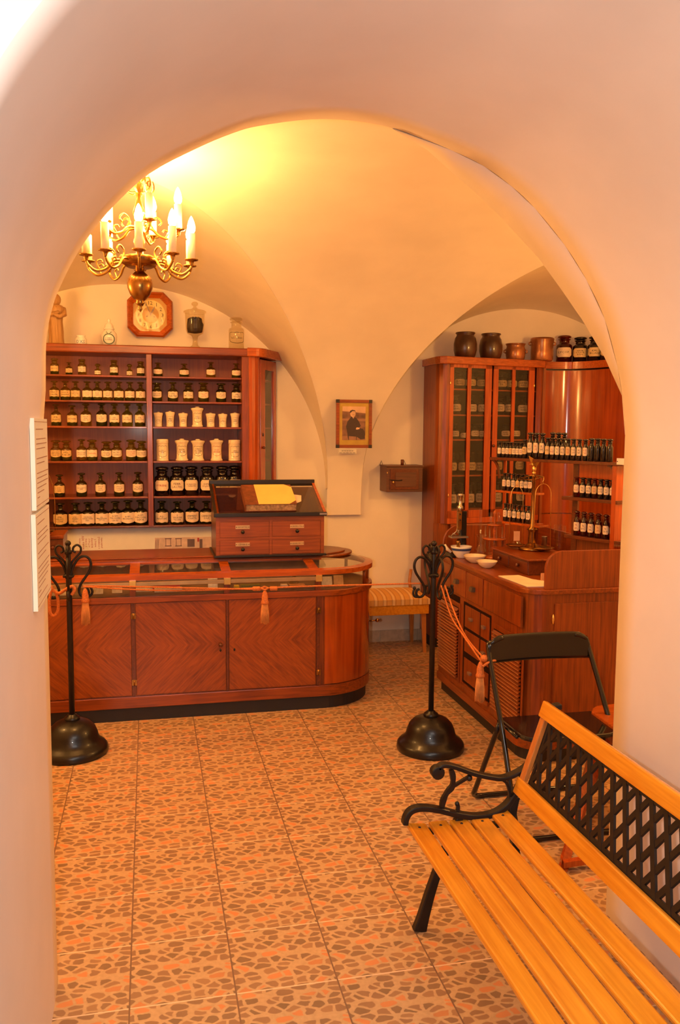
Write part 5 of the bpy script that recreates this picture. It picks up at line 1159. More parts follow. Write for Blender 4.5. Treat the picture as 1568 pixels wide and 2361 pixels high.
# conical flask with a label
q = atY(1187, 1262, 0.29); q.z = DT+0.05; s = depth(q)/F
b = MB(); b.box(q.x-0.05, q.x+0.05, q.y-0.05, q.y+0.05, DT+0.001, DT+0.049); single('flask_block', b, W_V, 'small mahogany block under the round flask behind the scale pans', 'block', (q.x, q.y, DT+0.001))
fk = thing('round_flask', 'round clear glass flask with a pink tag, behind the left scale pan', 'flask', tuple(q))
b = MB(); b.lathe([(0.0001, 0), (12*s, 0), (17*s, 8*s), (15*s, 18*s), (6*s, 28*s), (4.5*s, 32*s), (4.5*s, 44*s), (6*s, 46*s)], tuple(q), 22, False); b.build('glass_body', CLEAR, fk)
b = MB(); b.box(q.x-8*s, q.x+7*s, q.y-0.03, q.y-0.029, q.z+24*s, q.z+46*s); b.build('pink_tag', plain('pink_tag', (0.72, 0.36, 0.22), 0.6), fk)
# measuring cylinder and wide beaker by the microscope
q = atY(1106, 1290, 0.47); q.z = DT+0.001; s = depth(q)/F
b = MB(); b.lathe([(10*s, 0), (10*s, 2*s), (3.2*s, 3*s), (3.2*s, 106*s)], tuple(q), 14, False); single('measuring_cylinder', b, CLEAR, 'tall thin measuring cylinder between the microscope and the pipette stand', 'cylinder', tuple(q))
q = atY(1108, 1300, 0.32); q.z = DT+0.001
b = MB(); b.lathe([(0.0001, 0), (13*s, 0), (17*s, 8*s), (14*s, 20*s), (9*s, 28*s), (9*s, 48*s), (14*s, 52*s)], tuple(q), 20, False); single('glass_vessel', b, CLEAR, 'small round clear vessel at the foot of the measuring cylinder', 'vessel', tuple(q))

# scale on its wooden drawer base
BX0, BX1, BY0, BY1, BH_ = 2.245, 2.57, -0.36, 0.17, 0.095
sc_ = thing('apothecary_scale', 'brass beam scale with an eagle finial and two pans, on a dark wooden base', 'scale', (2.4, -0.1, DT))
b = MB(); b.box(BX0, BX1, BY0, BY1, DT+0.001, DT+BH_-0.012); b.build('base_box', W_DARK, sc_, bevel=0.003)
b = MB(); b.box(BX0-0.012, BX1+0.012, BY0-0.012, BY1+0.012, DT+BH_-0.012, DT+BH_); b.build('base_top', W_Y, sc_, bevel=0.004)
for y in (-0.24, 0.03):
    d = MB().box(BX0-0.004, BX0+0.006, y-0.115, y+0.115, DT+0.015, DT+BH_-0.02).build('base_drawer', W_DARK, sc_, bevel=0.002)
    b = MB(); b.sphere((BX0-0.016, y, DT+0.045), 0.012); b.build('knob', W_DARK, d)
zb_ = DT+BH_
q = atZ(1226, 1268, zb_); q.x = min(q.x, BX1-0.04); s = depth(q)/F; qp = q
b = MB(); b.lathe([(30*s, 0), (30*s, 6*s), (18*s, 8*s), (12*s, 14*s), (7*s, 17*s)], tuple(q), 20); b.build('foot_plate', BRASSD, sc_)
b = MB(); b.lathe([(8*s, 14*s), (9.5*s, 18*s), (9*s, 42*s), (10*s, 46*s), (13*s, 48*s), (6*s, 53*s), (6*s, 58*s), (4.4*s, 62*s), (4*s, 168*s), (5.5*s, 170*s), (4*s, 174*s), (0.0001, 176*s)], tuple(q), 18); b.build('pillar', BRASSD, sc_)
vr = Vector((RT.x, RT.y, 0)).normalized(); vd = Vector((-0.25, -0.97, 0))*0+Vector((0.62, -0.78, 0)).normalized()
e1 = atP(1193, 1112, (q.x, q.y, 0), Vector((0.78, 0.62, 0))); e2 = atP(1254, 1098, (q.x, q.y, 0), Vector((0.78, 0.62, 0)))
zbm = q.z+166*s; c0 = Vector((q.x, q.y, zbm)); e1.z = zbm-0.012; e2.z = zbm+0.012
b = MB(); b.tube([e1, c0+Vector((0, 0, 0.02)), e2], [0.003, 0.0055, 0.003], 8); b.tube([e1, c0-Vector((0, 0, 0.012)), e2], [0.003, 0.005, 0.003], 8)
for f in (0.3, 0.6): 
    for e in (e1, e2): m_ = c0.lerp(e, f); b.tube([m_+Vector((0, 0, 0.015*(1-f))), m_-Vector((0, 0, 0.010*(1-f)))], 0.002, 6)
b.build('beam', BRASSD, sc_)
pans = [(atP(1186, 1262, e1, Vector((0.78, 0.62, 0))), 23), (atP(1250, 1262, e2, Vector((0.78, 0.62, 0))), 29)]
for e, (pc, rr) in zip((e1, e2), pans):
    pc = Vector((e.x, e.y, zb_+0.018)); s2 = depth(pc)/F; R_ = rr*s2; hk = e.z-0.045
    b = MB(); b.tube([e, e-Vector((0, 0, 0.02)), e-Vector((0.006, 0, 0.032)), Vector((e.x, e.y, hk))], 0.002, 6)
    for sg in (-1, 1):
        b.tube([(pc.x+vr.x*R_*0.62*sg*sin(a), pc.y+vr.y*R_*0.62*sg*sin(a), hk-0.07*(1-cos(a))) for a in [pi/2*k/7 for k in range(8)]] + [(pc.x+vr.x*R_*0.68*sg, pc.y+vr.y*R_*0.68*sg, pc.z+0.004)], 0.0018, 6)
    b.build('pan_bow', BRASSB, sc_)
    b = MB(); b.lathe([(0.0001, -0.010), (R_*0.7, -0.007), (R_, 0.004), (R_*1.01, 0.006), (R_*0.7, -0.003), (0.0001, -0.006)], tuple(pc), 28); b.build('pan', BRASS, sc_)
# eagle finial
tz = q.z+176*s; b = MB(); b.sphere((q.x, q.y, tz+0.004), 0.012); b.sphere((q.x, q.y, tz+0.03), 0.014, 12, 1.5)
b.sphere((q.x-0.012*vr.x, q.y-0.012*vr.y, tz+0.058), 0.009); b.tube([(q.x-0.015*vr.x, q.y, tz+0.058), (q.x-0.032*vr.x, q.y, tz+0.060)], [0.005, 0.001], 6)
b.build('eagle_body', BRASSB, sc_)
for sg, up_, ln in ((1, 0.085, 0.07), (-1, 0.075, 0.035)):
    b = MB(); P = [Vector((q.x, q.y, tz+0.035)), Vector((q.x, q.y, tz+0.035))+vr*ln*0.45*sg+Vector((0, 0, up_*0.7)), Vector((q.x, q.y, tz+0.035))+vr*ln*sg+Vector((0, 0, up_))]
    b.bar(P, [0.018, 0.026, 0.004], 0.004, (0, 1, 0)); b.build('wing', BRASSD, sc_)

# bowls and papers
def bowl(nm, lab, px, py, r, h, prof=None, band=False, extra=None):
    q = atD(px, py); q = q+Vector((0.0, r*0.01, 0)); s = depth(q)/F; r *= s; h *= s
    t = thing(nm, lab, nm.split('_')[-1], tuple(q))
    b = MB(); b.lathe([(0.0001, 0.0), (r*0.42, 0.0), (r*0.48, h*0.08), (r*0.80, h*0.45), (r*0.97, h*0.9), (r, h), (r*0.93, h*0.97), (r*0.75, h*0.5), (r*0.4, h*0.16), (0.0001, h*0.12)], tuple(q), 32); b.build('bowl', PORC if not band else PORCW, t)
    if band:
        b = MB(); b.lathe([(r*0.885, h*0.66), (r*0.955, h*0.86)], (q.x, q.y, q.z), 32, False); b.v = [Vector((q.x+(v.x-q.x)*1.015, q.y+(v.y-q.y)*1.015, v.z)) for v in b.v]; b.build('blue_band', BLUE, t)
    return t, q, r, h
t1, qb, rb, hb = bowl('striped_bowl', 'white porcelain bowl with a blue band, farthest of the three bowls on the desk edge', 1095, 1299, 24.5, 27, band=True)
b = MB(); b.tube([qb+Vector((-rb*0.9, 0.02, hb*0.45)), qb+Vector((-rb*1.35, 0.03, hb*0.8)), qb+Vector((-rb*1.5, 0.035, hb*1.1))], [0.008, 0.014, 0.010], 10); b.build('spout_handle', PORCW, t1)
bowl('shallow_dish', 'shallow cream porcelain dish, middle of the three on the desk edge', 1132, 1312, 26.5, 17)
bowl('shallow_dish', 'shallow cream porcelain dish next to the open papers, nearest of the three', 1160, 1324, 24.5, 16)
tc, qc, rc, hc = bowl('lettered_cup', 'white porcelain mortar cup with dark letters beside the rounded desk panel', 1248, 1326, 19, 24)
b = MB()
for tx, off_ in (('Z', -0.55), ('M', 0.05)): text_on(b, tx, 0.014, 0.018, lambda x, z: (qc.x+(rc*0.93)*sin(off_+x/rc), qc.y-(rc*0.93)*cos(off_+x/rc), qc.z+hc*0.62+z))
b.build('letters', INK, tc)
q = atD(1252, 1340); b = MB(); b.box(q.x-0.012, q.x+0.05, q.y, q.y+0.006, q.z, q.z+0.045); single('folded_card', b, plain('orange_card', (0.66, 0.30, 0.14), 0.6), 'small folded orange card in front of the lettered cup', 'card', tuple(q))
pl = [(1149, 1328), (1196, 1326.5), (1228, 1336), (1262, 1341), (1262, 1352.5), (1216, 1353)]
P = [atZ(x, y, DT+0.003) for x, y in pl]; b = MB(); b.prism([(p.x, p.y) for p in P], 'z', DT+0.001, DT+0.005)
b.mat(1)
for k in range(7):
    a = P[0].lerp(P[5], 0.12+0.11*k); c = P[1].lerp(P[4], 0.12+0.11*k); d = (c-a); b.add([a+d*0.12+Vector((0, 0, 0.0022)), a+d*0.85+Vector((0, 0, 0.0022)), a+d*0.85+Vector((0.003, 0.003, 0.0022)), a+d*0.12+Vector((0.003, 0.003, 0.0022))], [(0, 1, 2, 3)])
single('open_leaflet', b, [PAPER, plain('pale_ink', (0.55, 0.42, 0.28), 0.6)], 'open printed leaflet lying on the near corner of the desk', 'paper', (P[0].x, P[0].y, DT+0.001))

# ================================================================== upholstered stool by the wall
st = thing('upholstered_bench', 'low wooden bench with orange striped upholstery against the back wall', 'bench', (2.0, 1.68, 0))
sy0, sy1 = 1.50, 1.90; a = atY(852, 1415, sy0); c = atY(989, 1415, sy0); sx0, sx1 = 1.62, c.x; zu = c.z
zf = atY(930, 1395, sy0).z; ztp = atZ(930, 1362, 0.47).z
b = MB(); b.box(sx0, sx1, sy0, sy1, zu-0.0, zf); b.build('seat_frame', W_BENCH, st, bevel=0.004)
b = MB(); rws = []
for j in range(15):
    v = j/14; y = sy0-0.008+(sy1-sy0+0.016)*v; row = []
    for i in range(21):
        u = i/20; hh = (sin(pi*min(max(v, 0.0), 1))**0.4)*(1-abs(2*u-1)**6)**0.5 if 0 < v < 1 else 0
        row.append((sx0-0.005+(sx1-sx0+0.01)*u, y, zf+0.045+0.045*hh))
    rws.append(row)
b.grid(rws); b.box(sx0-0.005, sx1+0.005, sy0-0.008, sy1+0.008, zf, zf+0.0455); b.build('striped_cushion', STRIPE, st)
for x in (sx0+0.03, sx1-0.05):
    for y, dy in ((sy0+0.03, 0), (sy1-0.05, 0.03)):
        b = MB(); sg = 0.02 if x > 2 else -0.02
        b.hexa([(x+sg, y+dy, 0), (x+0.024+sg, y+dy, 0), (x+0.024+sg, y+0.024+dy, 0), (x+sg, y+0.024+dy, 0)], [(x-0.006, y-0.006, zu), (x+0.034, y-0.006, zu), (x+0.034, y+0.034, zu), (x-0.006, y+0.034, zu)]); b.build('leg', W_BENCHZ, st)
b = MB(); b.tube([(sx1-0.03, sy1-0.02, zf), (sx1-0.045, sy1-0.01, zf+0.12), (sx1-0.03, sy1, zf+0.22)], 0.014); b.build('side_post', W_BENCHZ, st)

# ================================================================== barrier posts
def arc3(c, r, a0, a1, n, ex, ez=Vector((0, 0, 1))): return [c+ex*(r*cos(a0+(a1-a0)*k/n))+ez*(r*sin(a0+(a1-a0)*k/n)) for k in range(n+1)]
def make_post(loc, label, rot):
    t = thing('barrier_post', label, 'barrier post', loc, 'wrought iron barrier posts')
    t['_o'] = (0, 0, 0)
    b = MB(); b.lathe([(0.19, 0), (0.193, 0.012), (0.190, 0.035), (0.178, 0.050), (0.16, 0.062), (0.142, 0.085), (0.135, 0.115), (0.122, 0.145), (0.098, 0.170), (0.066, 0.186), (0.044, 0.192)], seg=44); b.build('base', BLACK, t)
    b = MB(); b.lathe([(0.038, 0.186), (0.042, 0.195), (0.040, 0.206), (0.028, 0.212), (0.024, 0.220), (0.014, 0.224)], seg=20); b.build('collar', BLACK, t)
    b = MB(); b.lathe([(0.0155, 0.20), (0.0155, 0.98), (0.0135, 0.99), (0.0135, 1.155), (0.010, 1.165)], seg=14); b.build('pole', IRON, t)
    b = MB(); b.sphere((0, 0, 1.178), 0.016, 14); b.build('ball_finial', IRON, t); b = MB(); b.lathe([(0.018, 1.12), (0.020, 1.13), (0.018, 1.14)], seg=12); b.build('neck_collar', IRON, t)
    b = MB(); b.tube([Vector((0.024*cos(a), 0.024*sin(a), 1.0+0.004*sin(3*a))) for a in [2*pi*k/20 for k in range(20)]], 0.008, 6, closed=True); b.build('binding_ring', IRON, t)
    for k in range(4):
        a = pi/4+pi/2*k if False else pi/2*k+rad(20); ex = Vector((cos(a), sin(a), 0))
        P = [(0.012, 0.985), (0.016, 1.02), (0.030, 1.06), (0.055, 1.095), (0.085, 1.105), (0.110, 1.088), (0.118, 1.055), (0.108, 1.020), (0.085, 0.985), (0.062, 0.950), (0.052, 0.915), (0.062, 0.888), (0.085, 0.880), (0.102, 0.896), (0.100, 0.918), (0.085, 0.925)]
        b = MB(); b.tube(smooth([ex*r+Vector((0, 0, z)) for r, z in P], 4), 0.0075, 7); b.build('large_scroll', IRON, t)
        P = [(0.012, 1.04), (0.020, 1.075), (0.040, 1.10), (0.062, 1.125), (0.066, 1.152), (0.048, 1.168), (0.028, 1.155), (0.026, 1.135), (0.040, 1.128)]
        b = MB(); b.tube(smooth([ex*r+Vector((0, 0, z)) for r, z in P], 4), 0.0062, 7); b.build('small_scroll', IRON, t)
        if k in (0, 2):
            b = MB(); b.tube(smooth([ex*r+Vector((0, 0, z)) for r, z in ((0.085, 0.882), (0.112, 0.885), (0.122, 0.905), (0.116, 0.925))], 4), 0.007, 7); b.sphere(ex*0.115+Vector((0, 0, 0.932)), 0.010); b.build('rope_hook', IRON, t)
    t['_o'] = tuple(loc); t.rotation_euler = (0, 0, rot); return t
bR = (1.628, -0.455, 0); bL = (-0.352, -0.115, 0)
post = make_post(bL, 'black wrought iron barrier post with scrolled head, half hidden by the left passage wall', rad(-18))
dup(post, bR, 'black wrought iron barrier post with scrolled head, right of the counter', rad(-14))

# ropes
def tassel(p, parent, ln=0.16, nm='tassel'):
    b = MB(); p = Vector(p); b.lathe([(0.006, 0), (0.012, -0.012), (0.018, -0.040), (0.017, -0.055), (0.021, -0.062), (0.022, -0.072), (0.016, -0.078)], tuple(p), 14); o = b.build('tassel_head', ROPE, parent)
    b = MB(); n = 26
    for k in range(n):
        a = 2*pi*k/n; r0 = 0.014; r1 = 0.021
        for rr in (1.0, 0.55):
            b.tube([p+Vector((r0*rr*cos(a), r0*rr*sin(a), -0.072)), p+Vector((r1*rr*cos(a), r1*rr*sin(a), -0.072-ln*0.5)), p+Vector((r1*rr*cos(a)*1.05, r1*rr*sin(a)*1.05, -0.072-ln*(0.96+0.04*sin(k*7))))], 0.0024, 4)
    b.lathe([(0.013, -0.072), (0.015, -0.072-ln*0.5), (0.014, -0.072-ln*0.9)], tuple(p), 12); b.build('tassel_fringe', TASSEL, parent)
def strand(P, off_, r=0.0048, nm='cord', parent=None, tw=0.0):
    Q = []
    P = smooth(P, 10)
    for k, p in enumerate(P): Q.append(p+Vector((0, 0.006*cos(k*tw+off_), 0.006*sin(k*tw+off_))))
    b = MB(); b.tube(Q, r, 6); return b.build(nm, ROPE, parent)
pL = Vector((bL[0], bL[1], 0)); pR = Vector((bR[0], bR[1], 0))
rL = atY(192, 1352, bL[1]-0.03); rM = atY(610, 1357, -0.30); rR = atY(972, 1343, bR[1]-0.0)
rp_ = thing('barrier_rope', 'double orange cord with tassels strung between the two barrier posts before the counter', 'rope', tuple(rL))
strand([rL, rL.lerp(rM, 0.5)-Vector((0, 0, 0.006)), rM], 0.0, parent=rp_, tw=0.2); strand([rL, rL.lerp(rM, 0.5)-Vector((0, 0, 0.012)), rM], 3.0, parent=rp_, tw=0.2)
strand([rM, rM.lerp(rR, 0.5)-Vector((0, 0, 0.004)), rR], 0.0, parent=rp_, tw=0.2)
for dx in (-0.045, 0.050):
    d = (rR-rL).normalized(); c = rM+d*dx; b = MB(); b.tube([c-d*0.022, c-d*0.018, c+d*0.018, c+d*0.022], [0.008, 0.0125, 0.0125, 0.008], 12); b.build('cord_knot', ROPE, rp_)
b = MB(); b.tube([rM+Vector((-0.02, -0.012, 0.004)), rM+Vector((0, -0.016, -0.006)), rM+Vector((0.02, -0.012, 0.004)), rM+Vector((0, 0.01, 0.008))], 0.006, 6, closed=True); b.build('cord_loop', ROPE, rp_)
tassel(rM+Vector((0, -0.012, -0.008)), rp_, 0.115); tassel(rL+Vector((0.01, -0.01, -0.01)), rp_, 0.13)
# cord wound on the left post
wl = thing('draped_rope', 'orange rope draped round the left barrier post with a hanging loop', 'rope', (bL[0]-0.05, bL[1], 0.86))
lp = [atY(x, y, bL[1]-0.035) for x, y in ((116, 1352), (124, 1362), (136, 1368), (150, 1360), (166, 1352), (172, 1360), (165, 1372))]
b = MB(); b.tube(smooth(lp, 5), 0.009, 8); b.build('cord_wrap', ROPE, wl)
lp = [atY(x, y, bL[1]-0.03) for x, y in ((118, 1362), (114, 1385), (116, 1412), (124, 1420), (133, 1410), (134, 1385), (129, 1366))]
b = MB(); b.tube(smooth(lp, 5), 0.008, 8); b.build('hanging_loop', ROPE, wl)

# ================================================================== folding chair
fc = thing('folding_chair', 'glossy black metal folding chair facing the camera beside the desk', 'chair', (1.95, -1.35, 0))
YT, YF, YR_ = -1.16, -1.60, -1.13
def cl(x, y, Y): return atY(x, y, Y)
xl_t, xr_t = cl(1127, 1490, YT).x, cl(1358, 1490, YT).x; zt_ = cl(1245, 1461, YT).z
xl_b = xl_t-0.02; xr_b = xr_t+0.02
def frontleg(sx, xt, xb, nm='front_leg'):
    return [(xt+sx*0.075, YT+0.012, zt_-0.014), (xt+sx*0.022, YT+0.005, zt_-0.034), (xt+sx*0.002, YT, zt_-0.08), (xt*0.5+xb*0.5, (YT+YF)/2, 0.40), (xb, YF+0.03, 0.05), (xb+sx*0.015, YF+0.01, 0.018), (xb+sx*0.05, YF, 0.013)]
b = MB(); Pl = smooth([Vector(p) for p in frontleg(1, xl_t, xl_b)], 5); Pr = smooth([Vector(p) for p in frontleg(-1, xr_t, xr_b)], 5)
b.tube(Pl+Pr[::-1], 0.0125, 10); b.build('front_frame', GLOSSBLK, fc)
b = MB(); q0 = Vector((xl_t-0.012, -1.34, 0.455)); Pl = smooth([q0, Vector((xl_b-0.035, YR_-0.06, 0.10)), Vector((xl_b-0.035, YR_-0.02, 0.035)), Vector((xl_b+0.0, YR_, 0.013)), Vector((xl_b+0.05, YR_, 0.013))], 5)
q1 = Vector((xr_t+0.012, -1.34, 0.455)); Pr = smooth([q1, Vector((xr_b+0.035, YR_-0.06, 0.10)), Vector((xr_b+0.035, YR_-0.02, 0.035)), Vector((xr_b, YR_, 0.013)), Vector((xr_b-0.05, YR_, 0.013))], 5)
b.tube(Pl+Pr[::-1], 0.0125, 10); b.build('rear_frame', GLOSSBLK, fc)
b = MB(); rws = []
zb0, zb1 = cl(1245, 1524, YT-0.02).z, zt_
for v in range(9):
    z = zb0+(zb1-zb0)*v/8; row = []
    for u in range(21):
        k = (1-cos(pi*u/20))/2; cx_ = xl_t+(xr_t-xl_t)*k; e = min(k, 1-k); rr = 0.07; ztop = z
        if e*(xr_t-xl_t) < rr: ztop = z-(rr-sqrt(max(0, rr*rr-(rr-e*(xr_t-xl_t))**2)))*(v/8)**2
        row.append((cx_, YT+0.028*sin(pi*k)-0.012*(1-v/8), ztop))
    rws.append(row)
b.grid(rws); b.build('backrest', GLOSSBLK, fc, solid=0.012)
b = MB(); a0 = cl(1145, 1652, -1.22); S = []
sx_l, sx_r = xl_t+0.022, xr_t-0.022; seatp = [(sx_l, -1.24), (sx_l, -1.40)] + [(sx_l+0.10-0.10*cos(rad(a)), -1.46-0.09*sin(rad(a))) for a in range(15, 91, 15)] + [(sx_r-0.10+0.10*cos(rad(a)), -1.46-0.09*sin(rad(a))) for a in range(90, 0, -15)] + [(sx_r, -1.40), (sx_r, -1.24)]
b.prism(seatp, 'z', 0.425, 0.447); b.build('seat', GLOSSBLK, fc, bevel=0.008)
for x in (sx_l-0.006, sx_r+0.006): MB().tube([(x, -1.26, 0.435), (x, -1.47, 0.432)], 0.008, 8).build('seat_rail', GLOSSBLK, fc)
# second cord from the right post to the chair
h0 = pR + Vector((0.10, -0.03, 0)); h0.z = 0.89
k0 = atY(1110, 1525, YT-0.0); 
c2 = thing('short_cord', 'tasselled orange cord sagging from the right barrier post to the folding chair', 'rope', tuple(h0))
hA = atY(1017, 1350, bR[1]-0.03); hB = atY(1026, 1350, bR[1]-0.03); mid = atY(1062, 1455, (bR[1]+YT)/2-0.02)
b = MB(); b.tube(smooth([hA, atY(1040, 1420, -0.62), atY(1066, 1462, -0.82), k0], 8), 0.0048, 6); b.build('cord', ROPE, c2)
b = MB(); b.tube(smooth([hB, atY(1046, 1408, -0.62), atY(1074, 1468, -0.82), atY(1112, 1514, YT)], 8), 0.0048, 6); b.build('cord', ROPE, c2)
b = MB(); b.sphere(atY(1117, 1518, YT), 0.020, 12, 0.9); b.build('cord_knot', ROPE, c2)
b = MB(); b.tube(smooth([atY(1113, 1537, YT-0.03), atY(1126, 1528, YT-0.03), atY(1140, 1523, YT-0.02), atY(1142, 1526, YT+0.02), atY(1128, 1530, YT+0.02)], 5), 0.006, 6); b.build('cord_wrap', ROPE, c2)
tassel(atY(1108, 1526, YT-0.01), c2, 0.125)

# ================================================================== wooden stool behind the bench
ws = thing('wooden_stool', 'reddish wooden stool with splayed legs half hidden by the right passage wall', 'stool', (2.3, -1.45, 0))
P = [atZ(x, y, 0.46) for x, y in ((1366, 1632), (1374, 1627), (1425, 1622))]; Q = [atZ(x, y, 0.46) for x, y in ((1364, 1640), (1425, 1684))]
b = MB(); b.prism([(P[0].x, P[0].y), (P[1].x, P[1].y), (P[2].x+0.12, P[2].y+0.02), (Q[1].x+0.22, Q[1].y-0.05), (Q[1].x, Q[1].y), (Q[0].x, Q[0].y)], 'z', 0.435, 0.46); b.build('seat', W_CABH, ws, bevel=0.006)
b = MB(); b.prism([(P[0].x+0.02, P[0].y-0.01), (P[2].x+0.10, P[2].y), (Q[1].x+0.2, Q[1].y-0.03), (Q[1].x+0.02, Q[1].y+0.02)], 'z', 0.36, 0.435); b.build('apron', W_CABH, ws)
ft = atZ(1298, 2008, 0); tp_ = Vector((Q[0].x+0.03, Q[0].y-0.03, 0.40))
b = MB(); b.bar([tp_, tp_.lerp(ft, 0.5), ft+Vector((0, 0, 0.004))], 0.036, 0.03, (0.3, 1, 0)); b.build('leg', W_CAB, ws)
for dx, dy in ((0.30, 0.42), (0.62, 0.05)):
    f2 = ft+Vector((dx, dy, 0.004)); b = MB(); b.bar([Vector((min(tp_.x+dx*0.4, 2.5), tp_.y+dy*0.2, 0.40)), f2], 0.036, 0.03, (0.3, 1, 0)); b.build('leg', W_CAB, ws)
b = MB(); b.bar([ft+Vector((0, 0.02, 0.03)), ft+Vector((0.30, 0.44, 0.03))], 0.024, 0.03, (0.3, 1, 0)); b.bar([ft+Vector((0, 0.0, 0.03)), ft+Vector((0.62, 0.05, 0.03))], 0.024, 0.03, (0.3, 1, 0)); b.build('stretcher', W_CAB, ws)

# ================================================================== park bench
pb_ = thing('park_bench', 'cast iron and honey wood park bench with lattice back, in the right foreground', 'bench', (1.2, -2.7, 0))
BF, BN = -2.125, -3.80; zs0 = 0.412
ends = [BF, BN]
def B(px, py, Y=BF+0.0): v = atY(px, py, Y); return v
seatprof = [B(*p) for p in ((933, 1900), (936, 1884), (948, 1868), (972, 1862), (1010, 1866), (1050, 1876), (1095, 1882), (1135, 1876), (1165, 1858), (1185, 1832), (1200, 1806), (1220, 1765), (1240, 1712), (1262, 1655), (1275, 1632), (1292, 1627))]
armp = [B(*p) for p in ((1008, 1772), (1022, 1763), (1050, 1768), (1090, 1782), (1130, 1791), (1160, 1793), (1190, 1782), (1215, 1765), (1232, 1738))]
sup = [B(*p) for p in ((1040, 1774), (1044, 1790), (1043, 1812), (1030, 1828), (1021, 1848), (1018, 1868))]
sup2 = [B(*p) for p in ((1046, 1812), (1066, 1800), (1082, 1790))]
sup3 = [B(*p) for p in ((1018, 1868), (1030, 1874), (1052, 1872), (1056, 1860), (1054, 1853))]
sup4 = [B(*p) for p in ((1150, 1794), (1166, 1803), (1174, 1822), (1176, 1842))]
leg1 = [B(*p) for p in ((1060, 1880), (1035, 1940), (1012, 2000), (992, 2060), (975, 2120), (966, 2152))]
leg2 = [B(*p) for p in ((1185, 1835), (1180, 1880), (1190, 1960), (1215, 2040), (1240, 2095))]
for L_ in (leg1, leg2):
    dz = L_[-1].z; 
    for i, v in enumerate(L_): v.z -= dz*i/(len(L_)-1)
for Ye in ends:
    def T(P): return smooth([Vector((p.x, Ye, p.z)) for p in P], 4)
    b = MB(); sd = (0, 1, 0)
    b.bar(T(seatprof), 0.020, 0.034, sd); b.bar(T(armp), 0.015, 0.036, sd); b.build('end_frame', IRON, pb_, bevel=0.004)
    b = MB(); b.tube([Vector((armp[0].x, Ye-0.018, armp[0].z-0.012)), Vector((armp[0].x, Ye+0.018, armp[0].z-0.012))], 0.024, 16); b.build('arm_scroll', IRON, pb_, bevel=0.003)
    b = MB(); b.bar(T(sup), [0.014+0.006*abs(sin(k*0.5)) for k in range(len(T(sup)))], 0.014, sd); b.bar(T(sup2), 0.010, 0.012, sd); b.bar(T(sup3), 0.012, 0.012, sd); MB().bar(T(sup4), 0.010, 0.012, sd).build('rear_scroll', IRON, pb_)
    b.sphere((sup2[-1].x, Ye, sup2[-1].z-0.006), 0.012, 10); b.sphere((sup3[-1].x, Ye, sup3[-1].z), 0.009, 10); b.build('arm_scrollwork', IRON, pb_)
    t1_ = T(leg1); b = MB(); b.bar(t1_, [0.026+0.030*(k/len(t1_))**2.5 for k in range(len(t1_))], 0.03, sd); b.build('front_leg', IRON, pb_, bevel=0.004)
    t2_ = T(leg2); b = MB(); b.bar(t2_, [0.040-0.016*sin(pi*k/len(t2_))+0.012*(k/len(t2_))**3 for k in range(len(t2_))], 0.03, sd); b.build('rear_leg', IRON, pb_, bevel=0.004)
    b = MB(); x_, z_ = seatprof[4].x, zs0-0.034
    b.box(1.03, 1.33, Ye-0.016, Ye+0.008, z_-0.012, z_+0.004); b.build('seat_rib', IRON, pb_)
# slats: centre x at far end px, width
sl = [((942, 977), 1896, 0.0), ((988, 1034), 1894, 0.0), ((1037, 1080), 1897, 0.0), ((1086, 1127), 1899, 0.0), ((1134, 1172), 1884, 0.10)]
ys0, ys1 = BF+0.004, BN+0.0
zs_ = zs0
for (pa_, pb2), py, tilt in sl:
    a = atZ(pa_, py, zs_); c = atZ(pb2, py, zs_); w_ = max(0.058, min(0.068, (c.x-a.x)))
    xc = (a.x+c.x)/2
    i_ = sl.index(((pa_, pb2), py, tilt)); xc = 1.000+0.0790*i_; z_ = zs_-0.005*sin(pi*min(i_, 4)/4)+(0.010 if i_ == 4 else 0)+(-0.004 if i_ == 0 else 0)
    b = MB(); b.tf = Matrix.Translation((xc, 0, z_)) @ Matrix.Rotation(-tilt if i_ == 4 else (0.10 if i_ == 0 else 0), 4, 'Y')
    b.box(-0.0345, 0.0345, ys1-0.02, ys0, -0.020, 0.0); b.tf = None; b.build('seat_slat', W_BENCH, pb_, bevel=0.006)
    for Ye in ends:
        b = MB(); b.lathe([(0.0055, 0), (0.004, 0.0025), (0.0001, 0.003)], (xc, Ye-0.035 if Ye == BF else Ye+0.035, z_), 10, False); b.build('bolt_head', IRON, pb_)
# back: two rails, struts and the cast lattice
lo = Vector((1.385, 0, 0.522)); hi = Vector((1.478, 0, 0.800)); up_ = (hi-lo).normalized(); nrm = Vector((-up_.z, 0, up_.x))
def back_box(b, y0, y1, v0, v1, t0, t1):
    P = []
    for t_ in (t0, t1):
        for y, v in ((y0, v0), (y1, v0), (y1, v1), (y0, v1)):
            p = lo+up_*v+nrm*t_; P.append((p.x, y, p.z))
    b.hexa(P[:4], P[4:]); return b
HB_ = (hi-lo).length
back_box(MB(), ys1, BF-0.015, -0.030, 0.030, -0.002, 0.018).build('back_slat', W_BENCH, pb_, bevel=0.005)
back_box(MB(), ys1, BF-0.015, HB_-0.030, HB_+0.030, -0.002, 0.020).build('back_slat', W_BENCH, pb_, bevel=0.005)
back_box(MB(), BF-0.055, BF-0.020, 0.028, HB_-0.028, -0.006, 0.012).build('back_strut', W_BENCHZ, pb_, bevel=0.003)
back_box(MB(), BN+0.02, BN+0.055, 0.028, HB_-0.028, -0.006, 0.012).build('back_strut', W_BENCHZ, pb_, bevel=0.003)
b = MB(); y0, y1 = BF-0.062, BN+0.062; v0, v1 = 0.022, HB_-0.022
